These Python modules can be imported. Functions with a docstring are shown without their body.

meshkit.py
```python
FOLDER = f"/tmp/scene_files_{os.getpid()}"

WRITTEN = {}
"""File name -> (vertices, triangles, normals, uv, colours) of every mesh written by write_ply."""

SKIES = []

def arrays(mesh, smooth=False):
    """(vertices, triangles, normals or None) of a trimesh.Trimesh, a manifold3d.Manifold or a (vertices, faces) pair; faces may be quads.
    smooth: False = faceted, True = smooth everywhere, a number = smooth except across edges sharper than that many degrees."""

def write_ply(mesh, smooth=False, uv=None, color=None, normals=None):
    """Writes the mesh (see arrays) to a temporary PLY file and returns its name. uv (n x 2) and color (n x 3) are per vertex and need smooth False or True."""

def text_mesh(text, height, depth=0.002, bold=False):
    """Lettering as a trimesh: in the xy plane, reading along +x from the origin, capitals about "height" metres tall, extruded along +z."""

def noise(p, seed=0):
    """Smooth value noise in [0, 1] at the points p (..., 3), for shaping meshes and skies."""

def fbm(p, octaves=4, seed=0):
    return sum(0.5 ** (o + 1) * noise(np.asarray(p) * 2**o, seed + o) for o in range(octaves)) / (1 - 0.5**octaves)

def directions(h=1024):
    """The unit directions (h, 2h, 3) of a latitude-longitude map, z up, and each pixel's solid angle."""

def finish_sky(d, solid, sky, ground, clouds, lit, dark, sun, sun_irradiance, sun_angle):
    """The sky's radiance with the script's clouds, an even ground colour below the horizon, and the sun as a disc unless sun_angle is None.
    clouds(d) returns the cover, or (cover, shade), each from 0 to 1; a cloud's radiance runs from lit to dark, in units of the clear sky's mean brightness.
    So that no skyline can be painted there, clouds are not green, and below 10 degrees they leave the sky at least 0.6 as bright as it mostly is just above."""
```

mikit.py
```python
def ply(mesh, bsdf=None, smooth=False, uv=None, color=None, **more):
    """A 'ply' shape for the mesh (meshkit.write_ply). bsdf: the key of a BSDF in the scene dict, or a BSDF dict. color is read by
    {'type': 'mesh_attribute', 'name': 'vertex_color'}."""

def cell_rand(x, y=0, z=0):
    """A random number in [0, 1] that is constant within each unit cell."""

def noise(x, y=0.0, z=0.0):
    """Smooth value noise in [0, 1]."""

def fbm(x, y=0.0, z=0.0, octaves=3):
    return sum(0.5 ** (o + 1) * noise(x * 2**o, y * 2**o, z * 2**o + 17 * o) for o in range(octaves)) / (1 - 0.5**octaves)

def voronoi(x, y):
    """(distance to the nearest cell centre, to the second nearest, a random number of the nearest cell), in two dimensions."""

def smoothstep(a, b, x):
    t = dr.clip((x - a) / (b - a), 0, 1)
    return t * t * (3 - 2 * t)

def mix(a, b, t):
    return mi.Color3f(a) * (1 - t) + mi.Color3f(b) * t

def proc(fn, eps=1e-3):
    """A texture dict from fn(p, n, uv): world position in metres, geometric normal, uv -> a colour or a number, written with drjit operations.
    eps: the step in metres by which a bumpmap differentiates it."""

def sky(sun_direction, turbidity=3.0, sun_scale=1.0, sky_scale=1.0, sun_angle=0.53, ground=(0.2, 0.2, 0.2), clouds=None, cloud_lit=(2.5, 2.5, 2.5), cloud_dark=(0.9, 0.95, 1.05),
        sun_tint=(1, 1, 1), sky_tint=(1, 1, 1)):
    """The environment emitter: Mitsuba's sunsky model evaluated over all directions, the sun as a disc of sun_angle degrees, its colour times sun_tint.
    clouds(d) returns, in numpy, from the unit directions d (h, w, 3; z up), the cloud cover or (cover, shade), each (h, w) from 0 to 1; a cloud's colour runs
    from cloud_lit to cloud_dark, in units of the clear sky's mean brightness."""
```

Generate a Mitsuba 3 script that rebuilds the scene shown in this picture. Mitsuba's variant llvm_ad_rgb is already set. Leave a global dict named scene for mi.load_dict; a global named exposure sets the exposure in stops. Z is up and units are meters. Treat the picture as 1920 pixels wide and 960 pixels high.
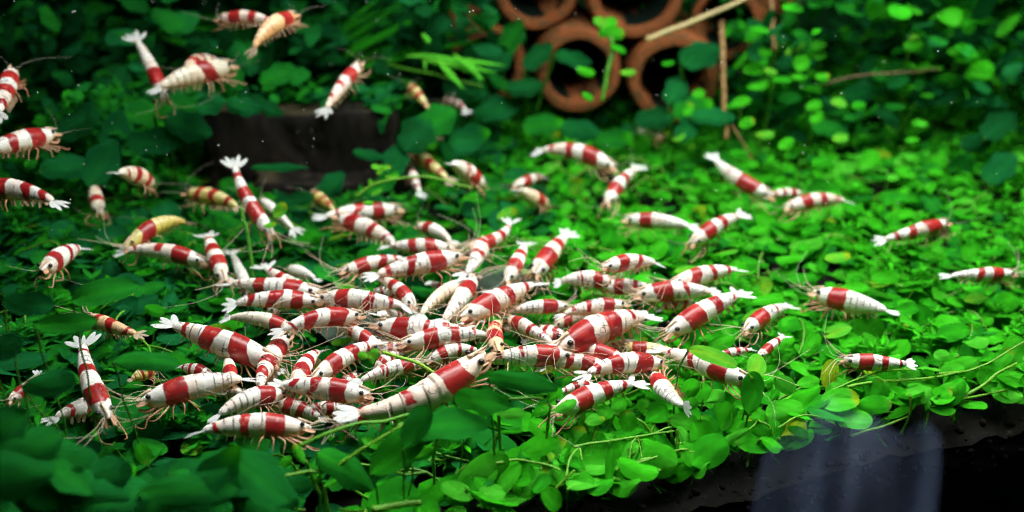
import math
import numpy as np, trimesh, mitsuba as mi, mikit, meshkit
import drjit as dr
from mikit import noise, fbm, smoothstep, mix, voronoi

T = mi.ScalarTransform4f
CM = 0.01                      # everything below is laid out in centimetres of the tank and written in metres
scene, labels = {}, {}
exposure = 0.1
rng = np.random.default_rng(7)

# ------------------------------------------------------------------ camera and lamp
PITCH = math.radians(22)
EYE = np.array([0, 0, 12.0])
scene['camera'] = {'type': 'thinlens', 'fov': 50.0, 'fov_axis': 'x', 'aperture_radius': 0.195 * CM, 'focus_distance': 23.4 * CM,
                   'near_clip': 0.02, 'far_clip': 20.0,
                   'to_world': T().look_at(origin=[0, 0, 12 * CM], target=[0, math.cos(PITCH) * 0.25, 12 * CM - math.sin(PITCH) * 0.25], up=[0, 0, 1])}
A21 = math.radians(21)
E2, N2, P2 = np.array([math.cos(A21), math.sin(A21)]), np.array([-math.sin(A21), math.cos(A21)]), np.array([0, 17.25])   # along and into the tank


def tank(a, s, z):
    """Tank coordinates (along the front pane, behind it, up) to the world."""
    a, s, z = np.broadcast_arrays(np.asarray(a, float), np.asarray(s, float), np.asarray(z, float))
    return np.stack([P2[0] + a * E2[0] + s * N2[0], P2[1] + a * E2[1] + s * N2[1], z], -1)


def sdist(x, y):
    return (x - P2[0]) * N2[0] + (y - P2[1]) * N2[1]


def ground(x, y):
    """Height (cm) of the carpet's leaf tops over the tank floor plan."""
    x, y = np.asarray(x, float), np.asarray(y, float)
    s = -(x - 0.0) * 0.3584 + (y - 17.25) * 0.9336
    z = np.interp(s, [-30, 0, 1.5, 3.5, 8.2, 14, 20, 34], [.0, .0, .10, 0.22, 1.03, 1.6, 1.9, 2.2])
    z = z + 0.12 * np.sin(x * .9 + 1) * np.sin(y * .7)
    z = z + .22 * np.exp(-np.maximum(s, 0) / 2.5) / (1 + np.exp(-(x - 1.5) * 1.2))
    return z + .9 * np.exp(-((x - 15) / 6) ** 2 - ((y - 41) / 7) ** 2)


# ------------------------------------------------------------------ entries
def numbered(name):
    if name not in scene and name not in labels:
        return name
    i = 1
    while f'{name}_{i:03d}' in scene or f'{name}_{i:03d}' in labels:
        i += 1
    return f'{name}_{i:03d}'


_next = {}


def part(parent, name, mesh, bsdf, smooth=True, uv=None, kind=None, label=None):
    """One entry of the scene; mesh in cm as (vertices, triangles) or a trimesh."""
    key = f'{parent}__{name}' if parent else name
    n = _next.get(key, 0)
    _next[key] = n + 1
    if n:
        key = f'{key}_{n:03d}'
    v, f = (mesh.vertices, mesh.faces) if hasattr(mesh, 'vertices') else mesh
    scene[key] = mikit.ply((np.asarray(v) * CM, np.asarray(f)), bsdf, smooth=smooth, uv=uv)
    if kind or label:
        labels[key] = {k: x for k, x in (('kind', kind), ('label', label)) if x}
    return key


_things = {}


def thing(name, label, cat, group=None, kind=None):
    n = _things.get(name, 0)
    _things[name] = n + 1
    key = f'{name}_{n:03d}' if n else name
    labels[key] = {'label': label, 'category': cat}
    if group:
        labels[key]['group'] = group
    if kind:
        labels[key]['kind'] = kind
    return key


def single(name, mesh, bsdf, label, cat, group=None, kind=None, smooth=True, uv=None):
    key = thing(name, label, cat, group, kind)
    v, f = (mesh.vertices, mesh.faces) if hasattr(mesh, 'vertices') else mesh
    scene[key] = mikit.ply((np.asarray(v) * CM, np.asarray(f)), bsdf, smooth=smooth, uv=uv)
    return key


# ------------------------------------------------------------------ materials
def twosided(d):
    return {'type': 'twosided', 'bsdf': d}


def ramp(x, stops):
    """Colour along a row of colours, x from 0 to 1."""
    n = len(stops) - 1
    c = mi.Color3f(stops[0])
    for k in range(n):
        c = c + (mi.Color3f(stops[k + 1]) - mi.Color3f(stops[k])) * dr.clip(x * n - k, 0, 1)
    return c


# every mesh carries in uv what its material needs: (place on the colour row, lightness), or for a shell (place on the row, marking)
LEAF_ROW = [(.006, .075, .016), (.008, .122, .034), (.010, .155, .018), (.018, .25, .010), (.034, .39, .009), (.07, .44, .03), (.22, .38, .012)]
TONE = {'dark': 0, 'blue': 1 / 6, 'deep': 2 / 6, 'mid': 3 / 6, 'bright': 4 / 6, 'pale': 5 / 6, 'yellow': 1}
STEM_ROW = [(.02, .12, .012), (.05, .24, .012), (.12, .36, .02), (.24, .48, .03), (.45, .36, .17), (.28, .16, .06), (.10, .065, .03)]
LIMB_ROW = [(.50, .20, .11), (.62, .34, .20), (.70, .52, .36), (.72, .66, .56), (.87, .88, .89)]
leaf_fn = lambda p, n, uv: dr.clip(ramp(uv.x, LEAF_ROW) * uv.y, .002, .9)
stem_fn = lambda p, n, uv: dr.clip(ramp(uv.x, STEM_ROW) * uv.y, .002, .9)
limb_fn = lambda p, n, uv: dr.clip(ramp(uv.x, LIMB_ROW) * uv.y, .01, .92)


def shell_fn(row):
    def fn(p, n, uv):
        q = p * 100
        base = ramp(uv.x, row) * (.93 + .1 * noise(q.x * 6, q.y * 6, q.z * 6))
        base = mix(base, base * mi.Color3f(1, .82, .74), smoothstep(.45, .8, noise(q.x * 2.3 + 7, q.y * 2.3, q.z * 2.3)) * .8)
        base = mix(base, base * mi.Color3f(.74, .72, .68), smoothstep(.58, .82, fbm(q.x * 5 + 3, q.y * 5, q.z * 5, 2)) * .8)
        m_ = noise(q.x * 5, q.y * 5, q.z * 5)
        red = mix([.30, .010, .014], [.44, .026, .022], smoothstep(.2, .85, m_)) + mi.Color3f(.16, .10, .08) * smoothstep(.80, .9, noise(q.x * 11, q.y * 11 + 2, q.z * 11)) + mi.Color3f(.16, .05, .012) * smoothstep(.55, .9, uv.x)
        a = noise(q.x * 7.5 + 3, q.y * 7.5, q.z * 7.5)
        scratch = dr.exp(-dr.square((a - .5) / .03)) * smoothstep(.55, .68, noise(q.x * 3.1, q.y * 3.1 + 9, q.z * 3.1)) * smoothstep(.75, .45, uv.x)
        dark = dr.clip(scratch * .8 + smoothstep(-.15, -.9, uv.y), 0, .9)
        edge = .5 + .7 * (fbm(q.x * 7, q.y * 7 + 5, q.z * 7, 2) - .5)
        return dr.clip(mix(mix(base, mi.Color3f(.09, .06, .06), dark), red, smoothstep(edge - .2, edge + .2, uv.y)), .004, .93)
    return fn


SHELL_ROWS = {'w': [(.90, .90, .87), (.87, .85, .79), (.84, .75, .60), (.74, .53, .32), (.55, .23, .12)], 'c': [(.88, .84, .72), (.85, .76, .58), (.80, .66, .44), (.72, .50, .28), (.55, .25, .12)],
              'y': [(.80, .76, .42), (.74, .62, .14), (.62, .52, .07), (.5, .42, .06), (.5, .25, .10)], 'p': [(.90, .85, .80), (.88, .76, .68), (.84, .66, .54), (.80, .50, .32), (.58, .25, .14)],
              'o': [(.86, .66, .42), (.82, .50, .24), (.78, .44, .18), (.72, .38, .14), (.55, .22, .10)], 'd': [(.66, .58, .48), (.60, .48, .36), (.55, .4, .28), (.48, .32, .2), (.4, .2, .12)]}
for k_, row_ in SHELL_ROWS.items():
    scene['shell_' + {'w': 'white', 'c': 'cream', 'y': 'yellow', 'p': 'pink', 'o': 'orange', 'd': 'dull'}[k_]] = twosided({'type': 'principled', 'base_color': mikit.proc(shell_fn(row_)), 'roughness': 0.32, 'specular': 0.5, 'flatness': 0.6, 'clearcoat': 0.35, 'clearcoat_gloss': 0.9})
SHELL = {'w': 'shell_white', 'c': 'shell_cream', 'y': 'shell_yellow', 'p': 'shell_pink', 'o': 'shell_orange', 'd': 'shell_dull'}
scene['limb'] = twosided({'type': 'principled', 'base_color': mikit.proc(limb_fn), 'roughness': 0.4, 'specular': 0.4})
scene['eye_black'] = {'type': 'principled', 'base_color': {'type': 'rgb', 'value': [.012, .01, .01]}, 'roughness': 0.12, 'specular': 0.6}
scene['fan_plate'] = {'type': 'principledthin', 'base_color': mikit.proc(limb_fn), 'roughness': 0.3, 'diff_trans': 1.0, 'eta': 1.33}
LEAF_TEX = mikit.proc(leaf_fn)
scene['leaf'] = {'type': 'principledthin', 'base_color': LEAF_TEX, 'roughness': 0.28, 'diff_trans': 0.55, 'eta': 1.33}
scene['leaf_far'] = {'type': 'principledthin', 'base_color': LEAF_TEX, 'roughness': 0.6, 'diff_trans': 0.6, 'eta': 1.2}
scene['stem'] = twosided({'type': 'principled', 'base_color': mikit.proc(stem_fn), 'roughness': 0.4, 'specular': 0.4})


def soil_fn(p, n, uv):
    q = p * 100
    a, b = fbm(q.x * 2.2, q.y * 2.2, q.z * 2.2, 4), noise(q.x * 9, q.y * 9, q.z * 9)
    c = mix([.0018, .0016, .0015], [.006, .0045, .0032], smoothstep(.35, .75, a))
    return mix(c, [.03, .024, .017], smoothstep(.8, .98, b) * .6)


scene['soil'] = twosided({'type': 'principled', 'base_color': mikit.proc(soil_fn), 'roughness': 0.8, 'specular': 0.2})


def clay_fn(p, n, uv):
    q = p * 100
    a, b = fbm(q.x * 1.3, q.y * 1.3, q.z * 1.3, 4), fbm(q.x * 6 + 9, q.y * 2, q.z * 6, 3)
    c = mix([.16, .045, .014], [.28, .088, .026], a)
    return mix(c, [.06, .05, .02], smoothstep(.45, .72, b) * .8)


scene['clay'] = twosided({'type': 'principled', 'base_color': mikit.proc(clay_fn), 'roughness': 0.75, 'specular': 0.2})


def wood_fn(p, n, uv):
    q = p * 100
    a, b = fbm(q.x * 5, q.y * 2, q.z * 1.2, 4), fbm(q.x * .8, q.y * .8, q.z * .8, 3)
    c = mix([.003, .003, .0025], [.014, .010, .007], smoothstep(.3, .75, a))
    top = smoothstep(.5, .9, n.z) * smoothstep(.45, .65, b)
    return mix(c, [.10, .085, .04], top * .35)


scene['dark_wood'] = twosided({'type': 'principled', 'base_color': mikit.proc(wood_fn), 'roughness': 0.7, 'specular': 0.25})
scene['back_haze_green'] = twosided({'type': 'diffuse', 'reflectance': mikit.proc(lambda p, n, uv: mix([.006, .03, .012], [.014, .085, .025], fbm(p.x * 60, p.y * 60, p.z * 60, 3)))})  # emerald haze of the water put into the wall colour
scene['bore_shade'] = twosided({'type': 'diffuse', 'reflectance': {'type': 'rgb', 'value': [.006, .012, .009]}})  # shade inside the clay tubes, as a colour
scene['pane_glass'] = {'type': 'thindielectric', 'int_ior': 1.5}


def cloth_fn(p, n, uv):
    q = p * 100
    return mix([.115, .165, .27], [.18, .235, .37], fbm(q.x * .5, q.y * .5, q.z * .25, 3))


scene['cloth'] = twosided({'type': 'diffuse', 'reflectance': mikit.proc(cloth_fn)})
scene['housing'] = {'type': 'diffuse', 'reflectance': {'type': 'rgb', 'value': [.2, .2, .2]}}
scene['speck'] = {'type': 'diffuse', 'reflectance': {'type': 'rgb', 'value': [.75, .8, .85]}}

# ------------------------------------------------------------------ mesh helpers (cm)
def unit(v):
    return v / (np.linalg.norm(v, axis=-1, keepdims=True) + 1e-12)


def tube(pts, radii, sides=6, cap=True):
    p = np.asarray(pts, float)
    r = np.broadcast_to(np.asarray(radii, float), (len(p),))
    t = unit(np.gradient(p, axis=0))
    ref = np.array([0, 0, 1.0]) if abs(t[:, 2]).mean() < .8 else np.array([1.0, 0, 0])
    a = unit(np.cross(t, ref))
    b = np.cross(t, a)
    ang = np.arange(sides) * 2 * np.pi / sides
    v = (p[:, None] + r[:, None, None] * (np.cos(ang)[None, :, None] * a[:, None] + np.sin(ang)[None, :, None] * b[:, None])).reshape(-1, 3)
    i, j = np.meshgrid(np.arange(len(p) - 1), np.arange(sides), indexing='ij')
    q = np.stack([i * sides + j, i * sides + (j + 1) % sides, (i + 1) * sides + (j + 1) % sides, (i + 1) * sides + j], -1).reshape(-1, 4)
    f = np.vstack([q[:, [0, 1, 2]], q[:, [0, 2, 3]]])
    if cap:
        n = len(v)
        v = np.vstack([v, p[:1], p[-1:]])
        k = np.arange(sides)
        f = np.vstack([f, np.stack([(k + 1) % sides, k, k * 0 + n], 1), np.stack([n - sides + k, n - sides + (k + 1) % sides, k * 0 + n + 1], 1)])
    return v, f


def spline(pts, n):
    """Catmull-Rom through the points."""
    p = np.asarray(pts, float)
    if len(p) == 2:
        return p[0] + (p[1] - p[0]) * np.linspace(0, 1, n)[:, None]
    q = np.vstack([2 * p[0] - p[1], p, 2 * p[-1] - p[-2]])
    u = np.linspace(0, len(p) - 1 - 1e-9, n)
    i = u.astype(int)
    t = (u - i)[:, None]
    a, b, c, d = q[i], q[i + 1], q[i + 2], q[i + 3]
    return .5 * (2 * b + (c - a) * t + (2 * a - 5 * b + 4 * c - d) * t ** 2 + (3 * b - a - 3 * c + d) * t ** 3)


def join(meshes):
    vs, fs, n = [], [], 0
    for v, f in meshes:
        vs.append(v)
        fs.append(np.asarray(f) + n)
        n += len(v)
    return np.vstack(vs), np.vstack(fs)


SHAPES = {'oval': (lambda s: np.sqrt(np.clip(1 - np.abs(2 * s ** 1.12 - 1) ** 2.15, 0, 1))), 'spoon': (lambda s: np.clip(np.sin(np.pi * s ** 1.5), 0, 1) ** .6 * (.25 + .75 * np.minimum(s * 1.6, 1))),
          'lance': (lambda s: np.sin(np.pi * s ** .8) ** .8), 'lobed': (lambda s: np.sin(np.pi * s ** .9) ** .5 * (1 + .13 * np.sin(s * 13)))}


def leaves(base, axis, normal, length, width, shape='oval', tone=.5, cup=.18, droop=.15, nl=7, nw=4, crng=None, vary=.12):
    """N leaves in one array: each a sheet of nl x nw cells with a folded midrib, cupped and bent. Returns vertices (N,k,3), triangles (k..), colours (N,k,3)."""
    crng = crng or rng
    base, axis, normal = np.atleast_2d(base).astype(float), unit(np.atleast_2d(axis).astype(float)), np.atleast_2d(normal).astype(float)
    N = len(base)
    length, width = np.broadcast_to(length, (N,)).astype(float), np.broadcast_to(width, (N,)).astype(float)
    normal = unit(normal - (normal * axis).sum(-1, keepdims=True) * axis)
    side = np.cross(normal, axis)
    s = (1 - np.cos(np.pi * np.linspace(0, 1, nl + 1))) / 2 * .6 + .4 * np.linspace(0, 1, nl + 1)
    j = np.linspace(-1, 1, nw + 1)
    S, J = np.meshgrid(s, j, indexing='ij')
    w = SHAPES[shape](np.clip(S, .004, .996))
    cups = cup * crng.uniform(-1.5, .7, (N, 1, 1))
    bend = droop * crng.normal(.6, .8, (N, 1, 1))
    wob = crng.uniform(0, 6.28, (N, 1, 1))
    along = S[None] * length[:, None, None]
    lat = (J * w)[None] * width[:, None, None] / 2
    up = cups * (J ** 2 * w)[None] * width[:, None, None] * .8 - bend * (S ** 2)[None] * length[:, None, None] \
        + .035 * width[:, None, None] * np.sin(S[None] * 7 + J[None] * 2 + wob) - .02 * width[:, None, None] * np.exp(-(J / .25) ** 2)[None]
    v = base[:, None, None] + along[..., None] * axis[:, None, None] + lat[..., None] * side[:, None, None] + up[..., None] * normal[:, None, None]
    v = v.reshape(N, -1, 3)
    k = nw + 1
    a, b = np.meshgrid(np.arange(nl), np.arange(nw), indexing='ij')
    q = np.stack([a * k + b, a * k + b + 1, (a + 1) * k + b + 1, (a + 1) * k + b], -1).reshape(-1, 4)
    f = np.vstack([q[:, [0, 1, 2]], q[:, [0, 2, 3]]])
    k = v.shape[1]
    rib = (np.exp(-(J / .3) ** 2) * .12 + .10 * (1 - S) ** 2).reshape(-1)
    light = (1 + vary * crng.normal(0, 1, (N, 1))) * (1 + vary * .5 * crng.normal(0, 1, (N, k))) * (1 + rib)
    row = np.broadcast_to(np.asarray(tone, float), (N,))[:, None] + rib[None] * .5
    if nw >= 6:                                             # larger leaves: side veins and, on some, a yellowing tip
        light = light * (1 + .07 * np.cos(J * 3 * np.pi + S * 4).reshape(-1)[None])
        row = row + (crng.random((N, 1)) < .18) * np.clip((S - .72) * 1.6, 0, .35).reshape(-1)[None]
    return v, f, np.stack([np.clip(row, 0, 1), np.clip(light, .3, 2)], -1)


def flat(v, f, c):
    N, k = v.shape[:2]
    return (v.reshape(-1, 3), (f[None] + (np.arange(N) * k)[:, None, None]).reshape(-1, 3)), c.reshape(-1, 2)


def facing(base, tip, cam):
    """Normal of a leaf that shows its upper side partly to the front of the tank and partly to the lamp."""
    mid = (np.asarray(base) + tip) / 2
    c = unit(EYE - mid)
    return cam * c + (1 - cam) * np.array([0, 0, 1.0])


SHRIMPS = [
 (-12.69,27.64,5.92,-12.29,25.39,5.19,"A","w",0.06,0,0,1,0.7,1,"shrimp climbing at the upper left edge with its yellowish head up"),
 (-9.28,28.9,4.83,-10.55,30.62,6.31,"C","w",0.02,0,0,0.8,0.9,1,"white shrimp swimming with its open tail fan up,above the dark slab"),
 (-7.7,30.01,5.49,-9.45,28.24,5.19,"H","c",0.07,0,0,1.15,0.3,1,"cream shrimp above the left end of the dark slab facing right"),
 (-8.75,29.35,5.54,-8.29,31.19,5.45,"F","c",0.06,0,0,1.25,0.7,0,"cream shrimp seen nearly end on above the dark slab"),
 (-7.97,30.06,6.78,-6.12,29.31,6.67,"A","p",0.06,0,0,0.85,0.7,1,"pink and red shrimp swimming at the top,facing left with a yellow head patch"),
 (-5.83,29.9,6.9,-6.78,28.21,6.1,"G","o",0.14,0,0,1,0.7,1,"orange shrimp with red saddle swimming head up below the top edge"),
 (-4.25,30.4,5.49,-5.08,28.64,4.46,"B","p",0.03,0,0,0.9,0.9,1,"pale pink shrimp swimming down past the slab with a white fan"),
 (-3.12,32.99,4.28,-2.34,31.72,3.7,"A","y",0.06,0,0,1,0.7,0,"small reddish shrimp with yellow head beside the right end of the slab"),
 (-2.15,33.88,3.56,-1.36,32.61,3.48,"F","w",0.06,0,0,1,0.8,0,"half hidden shrimp showing a white tail fan right of the slab"),
 (-2.91,33.03,2.85,-2.14,31.86,2.89,"N","y",0.06,0,0,1,0.7,0,"pale yellowish shrimp half hidden below the right end of the slab"),
 (-11.61,27.06,4.4,-12.91,25.04,4.4,"A","w",0.06,0,0,1.05,0.7,1,"banded shrimp cut by the left edge,facing right with its orange legs hanging"),
 (-12.82,24.96,3.68,-10.53,24.3,3.42,"D","w",0.06,0,0,1,0.7,1,"banded shrimp cut by the left edge with its open fan to the right"),
 (-10.96,27.55,2.03,-11.72,29.48,2.39,"E","c",0.06,0,0,1,0.7,0,"cream shrimp facing the camera with thin red rings near the left edge"),
 (-9.64,28.06,2.73,-9.97,26.28,3.59,"F","c",0.06,0,0,1.15,0.7,0,"curled cream shrimp seen from behind near the lower left of the slab"),
 (-8.96,28.68,2.25,-7.13,27.46,2.16,"F","y",0.06,0,0,1,0.7,1,"yellowish shrimp with red saddle left of the steep climbing shrimp"),
 (-6.01,25.79,2.13,-7.2,27.28,3.74,"A","w",0.02,0,0,0.85,1,1,"steeply head down shrimp with open fan in front of the dark slab"),
 (-6.87,28.48,2.17,-5.59,26.87,1.75,"N","w",0.06,0,0,0.7,0.7,1,"plain white shrimp just right of the steep head down shrimp"),
 (-9.53,25.19,2.02,-8.34,26.91,1.97,"C","y",0.13,0,0,1,0.7,1,"arched yellow green shrimp with one red saddle,left side"),
 (-7.55,25.05,1.71,-9.79,25.21,1.9,"B","w",0.06,0,0,0.95,0.7,1,"white shrimp with one red saddle facing right,left of the heap"),
 (-10.86,23.36,2.16,-10.67,25.44,1.92,"F","w",0.06,0,0,1.15,0.7,0,"shrimp facing the camera with a tan face at the far left"),
 (-6.9,24.24,1.52,-7.84,26.28,2.0,"F","w",0.06,0,0,1,1,1,"head down shrimp with splayed fan at the upper left of the heap"),
 (-6.55,24.98,0.98,-7.38,26.75,1.37,"N","w",0.06,0,0,0.8,0.7,0,"speckled pale shrimp wedged behind the upper left of the heap"),
 (-4.56,23.88,1.42,-7.02,24.35,1.49,"D","w",0.06,0,0,1,0.7,1,"shrimp with an orange and white fan at the left of the heap"),
 (-4.4,23.7,1.23,-6.22,25.21,1.62,"A","w",0.06,0,0,0.85,1,1,"shrimp with a white dotted fan lying diagonally at the back left of the heap"),
 (-4.54,23.5,1.43,-2.25,23.17,1.3,"A","w",0.06,0,0,1,0.7,1,"shrimp facing left with a broad red saddle in the middle left of the heap"),
 (-4.48,23.38,1.4,-6.63,23.01,1.43,"F","w",0.06,0,0,1,0.7,1,"speckled white shrimp facing right below the orange and white fan"),
 (-4.94,22.48,1.12,-6.64,22.75,1.23,"S","c",0.06,0,0,1,0.7,1,"cream shrimp with one faint red band at the left rim of the heap"),
 (-3.46,22.58,1.41,-5.24,21.47,1.43,"D","w",0.08,0,0,1,0.7,1,"shrimp with two wide red bands facing right in the left of the heap"),
 (-5.09,21.05,1.02,-7.72,21.74,1.68,"A","w",0.04,0,0,1.05,0.9,1,"large shrimp slanting down to the right at the left end of the heap"),
 (-5.02,22.12,1.1,-5.17,19.84,0.89,"F","w",0.06,0,0,1,0.7,1,"shrimp seen from above with its tail toward the camera,left in the heap"),
 (-5.76,19.9,1.03,-6.26,21.52,0.88,"C","c",0.06,0,0,1,0.7,0,"small shrimp showing only a white tail with a red patch,lower left of the heap"),
 (-7.41,19.22,1.06,-5.34,20.21,1.06,"C","w",0.03,0,0,1.1,0.7,1,"white shrimp with one large red saddle facing left at the lower left"),
 (-7.29,20.74,0.54,-5.5,20.66,0.43,"C","w",0.06,0,0,1,0.7,1,"shrimp half hidden behind the large saddle shrimp at the lower left"),
 (-4.68,20.0,0.85,-5.93,18.81,0.87,"C","w",0.1,0,0,1.15,0.1,1,"blunt shrimp with a dark red saddle bent over at the lower left of the heap"),
 (-3.96,18.73,0.75,-6.24,18.31,0.86,"A","w",0.02,0,0,1,0.8,1,"neatly banded shrimp below the heap,nearest the front,facing right"),
 (-7.87,18.7,0.98,-9.09,21.0,1.71,"A","w",0.0,0,0,0.9,1,1,"upright shrimp with its fan spread upward at the lower left"),
 (-8.58,21.31,-0.01,-9.46,19.27,0.57,"A","w",0.06,0,0,1,0.7,1,"shrimp lying behind the upright one at the lower left"),
 (-10.14,19.41,1.01,-9.96,20.51,1.1,"A","w",0.06,0,0,0.9,0.7,0,"small shrimp with white face at the far lower left edge"),
 (-9.6,22.45,1.45,-8.09,21.79,1.29,"F","o",0.06,0,0,1,0.9,1,"orange yellow shrimp with a white fan half under leaves at the left"),
 (-7.68,20.93,0.95,-8.09,20.47,0.89,"A","y",0.06,0,0,1,0.7,0,"little red and yellow shrimp among the leaves left of the heap"),
 (-3.08,28.47,1.86,-5.25,27.44,1.98,"A2","w",0.05,0,0,1,0.7,1,"clean banded shrimp facing right at the top left of the heap"),
 (-4.68,27.43,2.02,-2.83,26.09,1.69,"A","w",0.06,0,0,1,0.7,1,"banded shrimp facing left,crossing under the top left one"),
 (-5.69,29.43,2.03,-4.77,28.18,1.84,"F","y",0.06,0,0,1,0.7,0,"dim yellow and red shrimp behind the top left of the heap"),
 (-4.18,24.81,1.55,-2.52,25.56,1.59,"D","p",0.06,0,0,1,0.7,1,"pinkish shrimp facing left at the back of the heap"),
 (-1.46,25.91,1.71,-3.39,26.13,1.65,"A","w",0.05,0,0,1,0.7,1,"speckled shrimp facing right just behind the big eyed shrimp of the heap"),
 (-2.55,27.63,1.7,-1.51,26.25,1.66,"C","w",0.06,0,0,1,0.7,0,"shrimp with a red saddle at the very back of the heap"),
 (-1.23,25.02,1.89,-3.46,23.88,1.78,"A","w",0.05,0,0,1,0.7,1,"shrimp with a wide red saddle facing right toward the centre of the heap"),
 (-1.08,25.76,1.85,-0.03,27.66,1.96,"A","w",0,0,0,0.8,0.9,1,"slender shrimp with raised open fan at the back centre of the heap"),
 (-0.75,26.56,1.69,-1.21,24.32,1.51,"E","w",0.06,0,0,1.05,1,0,"shrimp with a red diamond back and ringed tail toward the camera"),
 (-1.1,24.82,1.29,-2.18,22.78,1.16,"N","c",0.06,0,0,0.8,0.7,1,"long plain cream shrimp at the centre of the heap,tail toward the front"),
 (-0.91,24.59,1.48,-1.66,22.43,1.22,"C","w",0.06,0,0,1,0.7,1,"speckled shrimp with a red saddle pointing away at the centre of the heap"),
 (-0.16,24.63,1.34,0.36,26.65,1.62,"A","w",0.06,0,0,1,0.8,0,"shrimp with a tan face to the camera,left of a similar one,back centre"),
 (0.53,25.0,1.39,1.53,27.27,1.68,"D","w",0.02,0,0,1.1,0.7,1,"larger shrimp facing the camera with both eyes showing,back right of centre"),
 (-1.16,22.51,1.37,0.74,24.27,1.5,"A","w",0.05,0,0,1,0.9,1,"shrimp with raised tail facing left in the middle of the heap"),
 (1.34,24.1,0.96,-0.35,23.47,1.03,"C","w",0.06,0,0,0.95,0.7,1,"white ridged shrimp with one dull red saddle facing right,centre right"),
 (2.74,23.96,1.05,1.03,23.41,0.97,"A2","w",0.07,0,0,1,0.7,1,"speckled shrimp with two red bands facing right,right of centre"),
 (2.48,24.95,1.21,1.03,24.91,1.17,"E","w",0.14,0,0,1.2,0.7,1,"humped ringed shrimp with tan mouth,behind the right side of the heap"),
 (2.12,23.98,2.01,3.68,25.17,1.6,"A2","w",0.08,0,0,1,0.7,1,"shrimp resting on top of two others at the back right of the heap"),
 (2.24,24.92,1.11,3.67,24.68,1.12,"A2","w",0.06,0,0,1.1,0.8,1,"greyish banded shrimp under the resting one at the back right"),
 (3.88,24.57,1.31,5.84,25.56,1.27,"A","w",0.03,0,0,1,0.7,1,"slim banded shrimp facing left with a straight tail at the right of the heap"),
 (2.99,24.27,1.19,5.08,24.51,1.11,"C2","w",0.06,0,0,1.2,0.7,1,"stout shrimp with a round red saddle facing left at the right of the heap"),
 (3.53,22.7,0.9,5.66,24.33,1.22,"A2","w",0.01,0,0,1,0.9,1,"slender shrimp slanting down left with both eyes showing,right of the heap"),
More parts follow.
